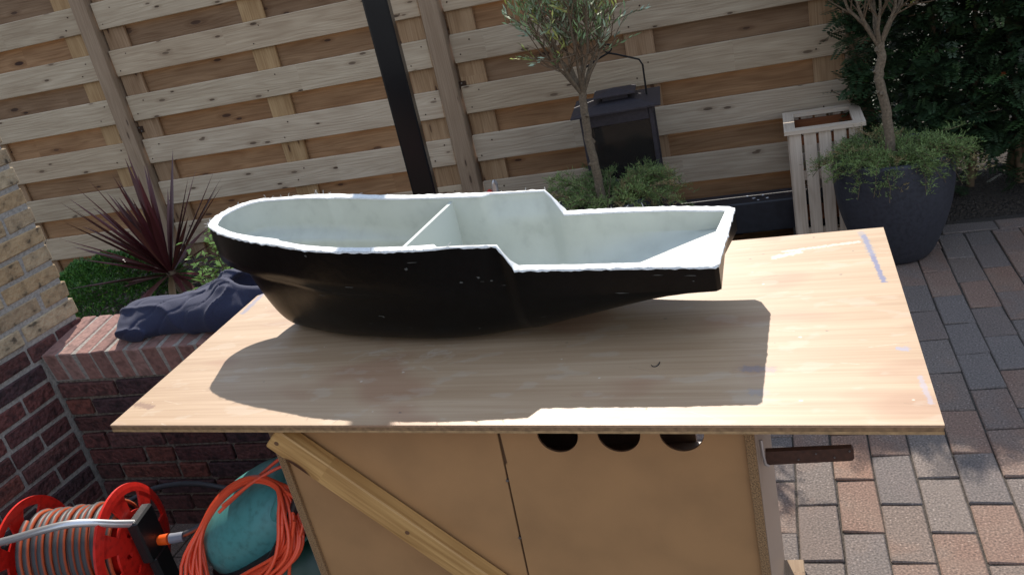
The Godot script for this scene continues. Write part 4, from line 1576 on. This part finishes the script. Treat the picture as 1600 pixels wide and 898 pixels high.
func build_board() -> void:
	var o := thing("plywood_board", "large pale plywood board laid on the cabinet as a table top", "plywood board", Vector3(-.63, .726, -1.65))
	var nl := Vector3(-1.441, .74, -1.324)
	var nr := Vector3(.188, .74, -1.211)
	var fr := Vector3(.195, .74, -2.015)
	var fl := Vector3(-1.446, .74, -2.066)
	var m := MB.new()
	m.quad(nl, nr, fr, fl, Vector2(0, 1), Vector2(1, 1), Vector2(1, 0), Vector2(0, 0))
	part("top_veneer", m, M.board, o)
	var layers := [[0.7399, 0.7355, 0.0, "face_ply"], [0.7355, 0.7280, 0.0008, "core_ply"], [0.7280, 0.7228, 0.0002, "bottom_ply"]]
	for k in 3:
		var y1: float = layers[k][0]
		var y0: float = layers[k][1]
		var ins: float = layers[k][2]
		m = MB.new()
		var r := rng_of(100 + k)
		var ctr := (nl + nr + fr + fl) * 0.25
		var c := []
		for p in [nl, nr, fr, fl]: c.append(p + (ctr - p).normalized() * ins)
		for i in 4:
			var a: Vector3 = c[i]
			var b: Vector3 = c[(i + 1) % 4]
			var n := 60
			var out := Vector3((b - a).z, 0, -(b - a).x).normalized() * -1.0
			var lo := []
			var hi := []
			for j in n + 1:
				var p := a.lerp(b, float(j) / n)
				p += out * r.randf_range(-0.0006, 0.0004)
				lo.append(Vector3(p.x, y0, p.z)); hi.append(Vector3(p.x, y1, p.z))
			m.grid([lo, hi])
		m.quad(Vector3(c[0].x, y0, c[0].z), Vector3(c[3].x, y0, c[3].z), Vector3(c[2].x, y0, c[2].z), Vector3(c[1].x, y0, c[1].z))
		part(layers[k][3], m, [M.ply_face, M.ply_dark, M.ply_light][k], o)
	m = MB.new()
	var q := []
	for k in 7: q.append(Vector3(-.268 + cos(k * 0.42) * 0.008, .7410, -1.452 + sin(k * 0.42) * 0.016))
	m.tube(q, 0.0012, 0.0008, 5)
	tag(part("thread_scrap", m, M.black_plastic), "tiny curled dark scrap lying in the hull's shadow on the board", "scrap")

# ---------------------------------------------------------------- jacket (meshed from a distance field)
func smin(a: float, b: float, k: float) -> float:
	var h := clampf(0.5 + 0.5 * (b - a) / k, 0, 1)
	return lerpf(b, a, h) - k * h * (1.0 - h)

func build_jacket() -> void:
	var o := thing("jacket", "crumpled navy blue jacket dropped on top of the low brick wall", "jacket", Vector3(-1.7, .66, -2.05))
	var nx := 102
	var ny := 32
	var nzz := 58
	var org := Vector3(-2.03, 0.645, -2.24)
	var st := 0.0065
	var nz := FastNoiseLite.new(); nz.seed = 12; nz.frequency = 5.0; nz.fractal_octaves = 1
	var fo := FastNoiseLite.new(); fo.seed = 14; fo.frequency = 4.6; fo.fractal_octaves = 1
	var field := func(p: Vector3) -> float:
		# long bundle lying along the coping, thicker towards the right
		var a := Vector3(-1.91, .680, -2.03)
		var b := Vector3(-1.58, .712, -2.06)
		var t := clampf((p - a).dot(b - a) / (b - a).length_squared(), 0, 1)
		var q := p - a.lerp(b, t)
		var ry := lerpf(0.046, 0.060, t)
		var rz := lerpf(0.082, 0.108, t)
		var d := (sqrt(q.y * q.y / (ry * ry) + q.z * q.z / (rz * rz) + q.x * q.x / (0.06 * 0.06)) - 1.0) * ry
		# the collar roll at the right and a sleeve in front
		var c := p - Vector3(-1.505, .728, -2.07)
		var cy := c.y + c.x * 0.15 - c.z * 0.1
		var rr := sqrt(c.x * c.x * 0.75 + c.z * c.z)
		var tor := sqrt(pow(rr - 0.080, 2.0) + cy * cy * 0.6) - 0.019
		d = smin(d, tor, 0.035)
		var s0 := Vector3(-1.86, .672, -1.975)
		var s1 := Vector3(-1.50, .700, -1.955)
		var tt := clampf((p - s0).dot(s1 - s0) / (s1 - s0).length_squared(), 0, 1)
		d = smin(d, (p - s0.lerp(s1, tt)).length() - lerpf(0.030, 0.038, tt), 0.04)
		# opening of the collar
		d = maxf(d, -(Vector3(c.x * 0.87, cy * 0.9, c.z).length() - 0.062))
		var along := (p.x * 0.94 + p.z * 0.2) * 0.5
		var w := nz.get_noise_3d(along, p.y * 1.3, p.z * 1.3 - p.x * 0.4)
		d += w * 0.018
		var cr := fo.get_noise_3d(along * 1.1 + p.z * 0.5, p.y * 0.8, p.z * 1.2 - p.x * 0.35)
		var ridge := 1.0 - absf(cr) * 3.0
		d -= maxf(ridge, 0.0) * maxf(ridge, 0.0) * 0.008 - 0.002
		var cr2 := fo.get_noise_3d(p.x * 1.4 + 7.0 - p.z * 1.2, p.y * 1.5, p.z * 2.2 + p.x * 0.9)
		d += pow(maxf(1.0 - absf(cr2) * 5.0, 0.0), 2.0) * 0.004
		return d
	var val := PackedFloat32Array(); val.resize(nx * ny * nzz)
	for k in nzz:
		for j in ny:
			for i in nx:
				val[(k * ny + j) * nx + i] = field.call(org + Vector3(i, j, k) * st)
	var idx := PackedInt32Array(); idx.resize(nx * ny * nzz); idx.fill(-1)
	var m := MB.new()
	var step := [1, nx, nx * ny]
	for k in nzz - 1:
		for j in ny - 1:
			for i in nx - 1:
				var b := (k * ny + j) * nx + i
				var acc := Vector3.ZERO
				var n := 0
				for e in 12:
					var ax := e / 4
					var o1 := (e % 4) & 1
					var o2 := ((e % 4) >> 1) & 1
					var c := Vector3.ZERO
					c[(ax + 1) % 3] = o1; c[(ax + 2) % 3] = o2
					var ia: int = b + o1 * step[(ax + 1) % 3] + o2 * step[(ax + 2) % 3]
					var ib: int = ia + step[ax]
					var va := val[ia]
					var vb := val[ib]
					if (va < 0) != (vb < 0):
						c[ax] = va / (va - vb)
						acc += c; n += 1
				if n > 0:
					var p := org + (Vector3(i, j, k) + acc / n) * st
					var h := 0.006
					var gr := Vector3(field.call(p + Vector3(h, 0, 0)) - field.call(p - Vector3(h, 0, 0)), field.call(p + Vector3(0, h, 0)) - field.call(p - Vector3(0, h, 0)), field.call(p + Vector3(0, 0, h)) - field.call(p - Vector3(0, 0, h)))
					idx[b] = m.vert(p, gr.normalized())
	for k in range(1, nzz - 1):
		for j in range(1, ny - 1):
			for i in range(1, nx - 1):
				var b := (k * ny + j) * nx + i
				for ax in 3:
					var va := val[b]
					var vb := val[b + step[ax]]
					if (va < 0) == (vb < 0): continue
					var s1: int = step[(ax + 1) % 3]
					var s2: int = step[(ax + 2) % 3]
					var q := [idx[b], idx[b - s1], idx[b - s1 - s2], idx[b - s2]]
					if q.has(-1): continue
					if va < 0: m.ix.append_array([q[0], q[2], q[1], q[0], q[3], q[2]])
					else: m.ix.append_array([q[0], q[1], q[2], q[0], q[2], q[3]])
	part("cloth", m, M.navy, o)

# ---------------------------------------------------------------- hose reel
func wheel(c: Vector3, n: Vector3, R: float, th: float, spokes: int, called: String, parent: Node3D, dish: float) -> void:
	var u := Vector3.UP
	var w := n.cross(u).normalized()
	u = w.cross(n).normalized()
	var na := 120
	var radii := [0.0, 0.12, 0.30, 0.42, 0.52, 0.58, 0.66, 0.74, 0.80, 0.86, 0.93, 1.0]
	var cut := func(i: int, j: int) -> bool:
		var rm: float = (radii[j] + radii[j + 1]) * 0.5
		var ph := fposmod((i + 0.5) / na * spokes, 1.0)
		if rm > 0.58 and rm < 0.84: return ph > 0.22 and ph < 0.78
		if rm > 0.30 and rm < 0.42: return ph > 0.38 and ph < 0.62
		return false
	var P := func(i: int, j: int, s: float) -> Vector3:
		var an := TAU * i / na
		var r: float = radii[j] * R
		var dz: float = dish * (1.0 - radii[j] * radii[j]) + s * th * (1.0 if j < 9 else (1.5 if j < 11 else 1.1))
		return c + (u * cos(an) + w * sin(an)) * r + n * dz
	var m := MB.new()
	for i in na:
		for j in radii.size() - 1:
			if cut.call(i, j): continue
			var q := i + 1
			for s in [-0.5, 0.5]:
				var a: Vector3 = P.call(i, j, s)
				var b: Vector3 = P.call(q, j, s)
				var d: Vector3 = P.call(q, j + 1, s)
				var e: Vector3 = P.call(i, j + 1, s)
				if (d - a).cross(e - b).dot(n) * s > 0: m.quad(a, b, d, e)
				else: m.quad(a, e, d, b)
			if j == radii.size() - 2: m.quad(P.call(i, j + 1, -.5), P.call(q, j + 1, -.5), P.call(q, j + 1, .5), P.call(i, j + 1, .5))
			elif cut.call(i, j + 1): m.quad(P.call(i, j + 1, -.5), P.call(q, j + 1, -.5), P.call(q, j + 1, .5), P.call(i, j + 1, .5))
			if j > 0 and cut.call(i, j - 1): m.quad(P.call(q, j, -.5), P.call(i, j, -.5), P.call(i, j, .5), P.call(q, j, .5))
			if cut.call((i + 1) % na, j): m.quad(P.call(q, j, -.5), P.call(q, j, .5), P.call(q, j + 1, .5), P.call(q, j + 1, -.5))
			if cut.call((i + na - 1) % na, j): m.quad(P.call(i, j, .5), P.call(i, j, -.5), P.call(i, j + 1, -.5), P.call(i, j + 1, .5))
	part(called, m, M.red_plastic, parent)

func spline(pts: Array, sub: int) -> Array:
	var out := []
	var n := pts.size()
	for i in n - 1:
		for j in sub:
			out.append(cat(pts[maxi(i - 1, 0)], pts[i], pts[i + 1], pts[mini(i + 2, n - 1)], float(j) / sub))
	out.append(pts[n - 1])
	return out

func build_reel() -> void:
	var n := Vector3(.985, 0, -.17).normalized()
	var cr := Vector3(-1.672, .298, -1.45)
	var cl := cr - n * 0.275
	var o := thing("hose_reel", "red plastic garden hose reel on a stand beside the brick wall", "hose reel", Vector3(cr.x - .14, 0, cr.z))
	wheel(cr, n, 0.162, 0.006, 7, "flange", o, 0.022)
	wheel(cl, n, 0.162, 0.006, 7, "flange", o, -0.022)
	var m := MB.new()
	m.tube([cl, cr], 0.075, 0.075, 28)
	part("drum", m, M.red_plastic, o)
	# black bearing block and leg on the right
	var bs := Basis(n, Vector3.UP, n.cross(Vector3.UP))
	m = MB.new()
	m.box(cr + n * 0.050 + Vector3(0, 0.035, 0), Vector3(0.030, 0.125, 0.088), bs, 0.005)
	m.box(cr + n * 0.054 + Vector3(0, -0.15, 0), Vector3(0.026, 0.26, 0.070), bs, 0.006)
	part("bearing_block", m, M.black_plastic, o)
	m = MB.new()
	m.box(cl - n * 0.052 + Vector3(0, -0.10, 0), Vector3(0.03, 0.36, 0.075), bs, 0.006)
	part("bearing_block", m, M.black_plastic, o)
	# bent alloy handle
	m = MB.new()
	var fwd := Vector3(.17, 0, .985)
	var hp := [cr + n * 0.05 + Vector3(0, .09, 0) + fwd * 0.03, cr + n * .02 + Vector3(0, .118, 0) + fwd * .06, cr - n * .015 + Vector3(0, .146, 0) + fwd * .085, cr - n * .06 + Vector3(0, .160, 0) + fwd * .10, cr - n * .12 + Vector3(0, .160, 0) + fwd * .11, cr - n * .20 + Vector3(0, .150, 0) + fwd * .115, cr - n * .36 + Vector3(0, .128, 0) + fwd * .115]
	m.tube(spline(hp, 6), 0.0098, 0.0098, 12)
	part("handle", m, M.alu, o)
	m = MB.new()
	for s in [0, 1]:
		var q: Vector3 = (cl - n * 0.05) if s == 0 else (cr + n * 0.066)
		m.tube([Vector3(q.x, 0.012, q.z - 0.16), Vector3(q.x, 0.03, q.z - 0.1), Vector3(q.x, 0.045, q.z), Vector3(q.x, 0.03, q.z + 0.1), Vector3(q.x, 0.012, q.z + 0.16)], 0.012, 0.012, 10)
	part("feet", m, M.black_plastic, o)
	m = MB.new()
	m.tube([cl - n * .02 + Vector3(0, .11, 0) + fwd * .12, cl - n * .16 + Vector3(0, .15, 0) + fwd * .14], 0.008, 0.008, 10)
	part("crank", m, M.alu, o)
	# hose wound on the drum
	var h := thing("garden_hose", "grey garden hose with orange stripes wound on the red reel", "hose", Vector3(cr.x - .14, .1, cr.z))
	var u := Vector3.UP
	var w := n.cross(u)
	var r := rng_of(111)
	m = MB.new()
	m.col = Color(0.055, 0.055, 0.058)
	for layer in 3:
		var path := []
		var turns: int = [15, 14, 12][layer]
		var rad: float = [0.084, 0.099, 0.1135][layer]
		var steps := turns * 30
		for k in steps + 1:
			var t := float(k) / steps
			var tt := t if layer % 2 == 0 else 1.0 - t
			var an := TAU * turns * t
			var lean := sin(an) * 0.006 * (1.0 + layer)
			path.append(cl.lerp(cr, 0.06 + tt * 0.88) + (u * cos(an) + w * sin(an)) * (rad + r.randf_range(-.0006, .0006) + 0.003 * sin(turns * t * 2.3)) + n * lean)
		m.tube(path, 0.0082, 0.0082, 10, true, Color(0.55, 0.11, 0.04), 5)
	part("coil", m, hose_mat(), h)
	m = MB.new()
	m.col = Color(0.05, 0.05, 0.053)
	var c0 := Vector3(-1.568, .302, -1.475)
	var tail := [c0, c0 + Vector3(.04, .006, -.02), c0 + Vector3(.08, .010, -.06), c0 + Vector3(.11, .0, -.13), c0 + Vector3(.11, -.03, -.20), c0 + Vector3(.06, -.06, -.26), c0 + Vector3(-.02, -.06, -.28), c0 + Vector3(-.11, -.015, -.25), c0 + Vector3(-.17, .03, -.17), c0 + Vector3(-.20, .05, -.06)]
	m.tube(spline(tail, 8), 0.0075, 0.0075, 10, true, Color(0.40, 0.09, 0.04), 10)
	part("loose_end", m, hose_mat(), h)
	m = MB.new()
	m.tube([c0 + Vector3(-.008, 0, 0), c0 + Vector3(.004, 0, -.002), c0 + Vector3(.020, .001, -.005), c0 + Vector3(.028, .001, -.007)], 0.0135, 0.0125, 14)
	part("connector_ring", m, M.grey_plastic, h)
	m = MB.new()
	m.tube([c0 + Vector3(-.048, -.003, .005), c0 + Vector3(-.04, -.002, .004), c0 + Vector3(-.012, 0, .001)], 0.0115, 0.0145, 14)
	part("connector", m, M.orange_plastic, h)

func hose_mat() -> StandardMaterial3D:
	if not M.has("hose"):
		var h := StandardMaterial3D.new()
		h.vertex_color_use_as_albedo = true
		h.roughness = 0.5
		h.metallic_specular = 0.35
		M.hose = h
	return M.hose

func build_mower() -> void:
	var at := Vector3(-1.30, 0, -1.53)
	var o := thing("lawn_mower", "green plastic electric lawn mower pushed in between reel and cabinet", "lawn mower", at)
	# hood: a bent dome
	var dome := func(c: Vector3, rx: float, ry: float, rz: float, pw: float, turn: Basis) -> MB:
		var mm := MB.new()
		var rows := []
		for i in 19:
			var ph := lerpf(-0.15, PI * 0.5, i / 18.0)
			var line := []
			for j in 49:
				var an := TAU * j / 48
				var cx := signf(cos(an)) * pow(absf(cos(an)), pw)
				var cz := signf(sin(an)) * pow(absf(sin(an)), pw)
				var cp := pow(maxf(cos(ph), 0.0), pw)
				line.append(c + turn * Vector3(cx * cp * rx, signf(sin(ph)) * pow(absf(sin(ph)), pw) * ry, -cz * cp * rz))
			rows.append(line)
		mm.grid(rows)
		return mm
	var tilt := Basis.from_euler(Vector3(0.15, 0.2, 0.46))
	part("body", dome.call(Vector3(-1.275, 0.06, -1.55), .205, .27, .17, 0.7, Basis.from_euler(Vector3(0, 0.15, 0))), M.green_plastic, o)
	part("hood", dome.call(Vector3(-1.295, 0.316, -1.526), .185, .13, .135, 0.8, tilt), M.teal, o)
	var m := MB.new()
	var band := []
	for k in 61:
		var an := TAU * k / 60
		band.append(Vector3(-1.295, 0.314, -1.526) + tilt * Vector3(signf(cos(an)) * pow(absf(cos(an)), .8) * .187, 0, signf(sin(an)) * pow(absf(sin(an)), .8) * .137))
	m.tube(band, 0.016, 0.016, 10, false)
	part("trim_band", m, M.black_plastic, o)
	m = MB.new()
	m.tube(spline([Vector3(-1.119, 0.514, -1.480), Vector3(-1.156, 0.468, -1.452), Vector3(-1.193, 0.422, -1.434), Vector3(-1.207, 0.394, -1.434)], 5), 0.018, 0.015, 14)
	part("grip", m, M.teal, o)
	m = MB.new()
	m.tube(spline([Vector3(-1.064, 0.542, -1.425), Vector3(-1.110, 0.468, -1.397), Vector3(-1.165, 0.385, -1.378), Vector3(-1.230, 0.306, -1.374), Vector3(-1.258, 0.274, -1.388), Vector3(-1.295, 0.265, -1.443)], 6), 0.011, 0.011, 10)
	part("handlebar", m, M.black_plastic, o)
	m = MB.new()
	m.box(Vector3(-1.068, 0.394, -1.388), Vector3(.06, .012, .03), Basis.from_euler(Vector3(0.2, 0.2, 0.6)), 0.002)
	part("clamp", m, M.alu, o)
	for s in [-1, 1]:
		for e in [-1, 1]:
			m = MB.new()
			var c := Vector3(-1.275 + s * 0.16, 0.06, -1.55 + e * 0.13)
			m.tube([c - Vector3(0.018, 0, 0), c + Vector3(0.018, 0, 0)], 0.06, 0.06, 20)
			part("wheel", m, M.black_plastic, o)
	# coiled power cable hung over the mower
	var r := rng_of(121)
	var cb := thing("power_cable", "orange power cable coiled in loops over the green mower", "cable", Vector3(-1.249, 0.209, -1.388))
	m = MB.new()
	var ctr := Vector3(-1.272, 0.371, -1.378)
	var ax := Vector3(.160, .075, -.01)
	var ay := Vector3(-.035, .125, -.09)
	for k in 19:
		var path := []
		var s1 := r.randf_range(0.90, 1.14)
		var s2 := r.randf_range(0.75, 1.25)
		var of := Vector3(r.randf_range(-.016, .016), r.randf_range(-.02, .012), r.randf_range(-.02, .03))
		var p1 := r.randf() * TAU
		var turn := r.randf_range(-0.14, 0.14)
		for j in 49:
			var an := TAU * j / 48
			var pinch := 1.0
			var q := ctr + of + ax * s1 * cos(an + turn) + ay * s2 * sin(an) * (0.88 + 0.32 * sin(an)) + Vector3(sin(an * 2 + p1), cos(an * 3 + p1), sin(an * 2 + p1 * 2)) * 0.006
			if sin(an) > 0.0: q += (ctr + ax * cos(an) * 0.95 + ay * (0.80 * sin(an)) - q) * 0.86 * smoothstep(0.0, 0.7, sin(an))
			path.append(q)
		m.tube(path, 0.0042, 0.0042, 8, false)
	part("loops", m, M.cable, cb)
	m = MB.new()
	m.tube(spline([Vector3(-1.323, 0.450, -1.415), Vector3(-1.230, 0.500, -1.443), Vector3(-1.147, 0.519, -1.480), Vector3(-1.036, 0.514, -1.499), Vector3(-0.962, 0.505, -1.536)], 6), 0.0042, 0.0042, 8)
	m.tube(spline([Vector3(-1.341, 0.431, -1.415), Vector3(-1.249, 0.487, -1.462), Vector3(-1.147, 0.538, -1.499), Vector3(-1.018, 0.542, -1.517), Vector3(-0.962, 0.542, -1.573)], 6), 0.0042, 0.0042, 8)
	m.tube(spline([Vector3(-1.101, 0.450, -1.360), Vector3(-1.138, 0.348, -1.341), Vector3(-1.175, 0.246, -1.341), Vector3(-1.203, 0.144, -1.341), Vector3(-1.258, 0.122, -1.313)], 6), 0.0042, 0.0042, 8)
	part("loose_ends", m, M.cable, cb)

func build_small_things() -> void:
	# grey tube with a red fitting that peeps over the hull
	var at := Vector3(-1.05, 0.0, -3.0)
	var o := thing("tube_handle", "grey metal tube end with a red fitting showing just above the hull", "tube", at)
	var m := MB.new()
	m.tube(spline([Vector3(-1.045, 0, -3.0), Vector3(-1.043, .4, -3.0), Vector3(-1.040, .62, -3.0), Vector3(-1.038, .668, -3.0), Vector3(-1.032, .676, -3.0)], 5), 0.0125, 0.012, 12)
	part("tube", m, M.alu, o)
	m = MB.new()
	m.box(Vector3(-1.066, .632, -3.0), Vector3(0.03, 0.03, 0.02), Basis.from_euler(Vector3(0, 0, 0.7)), 0.004)
	part("fitting", m, M.red_plastic, o)
	m = MB.new()
	m.box(Vector3(-1.040, 0.01, -3.0), Vector3(0.2, 0.02, 0.12), Basis.IDENTITY, 0.004)
	part("foot", m, M.black_plastic, o)
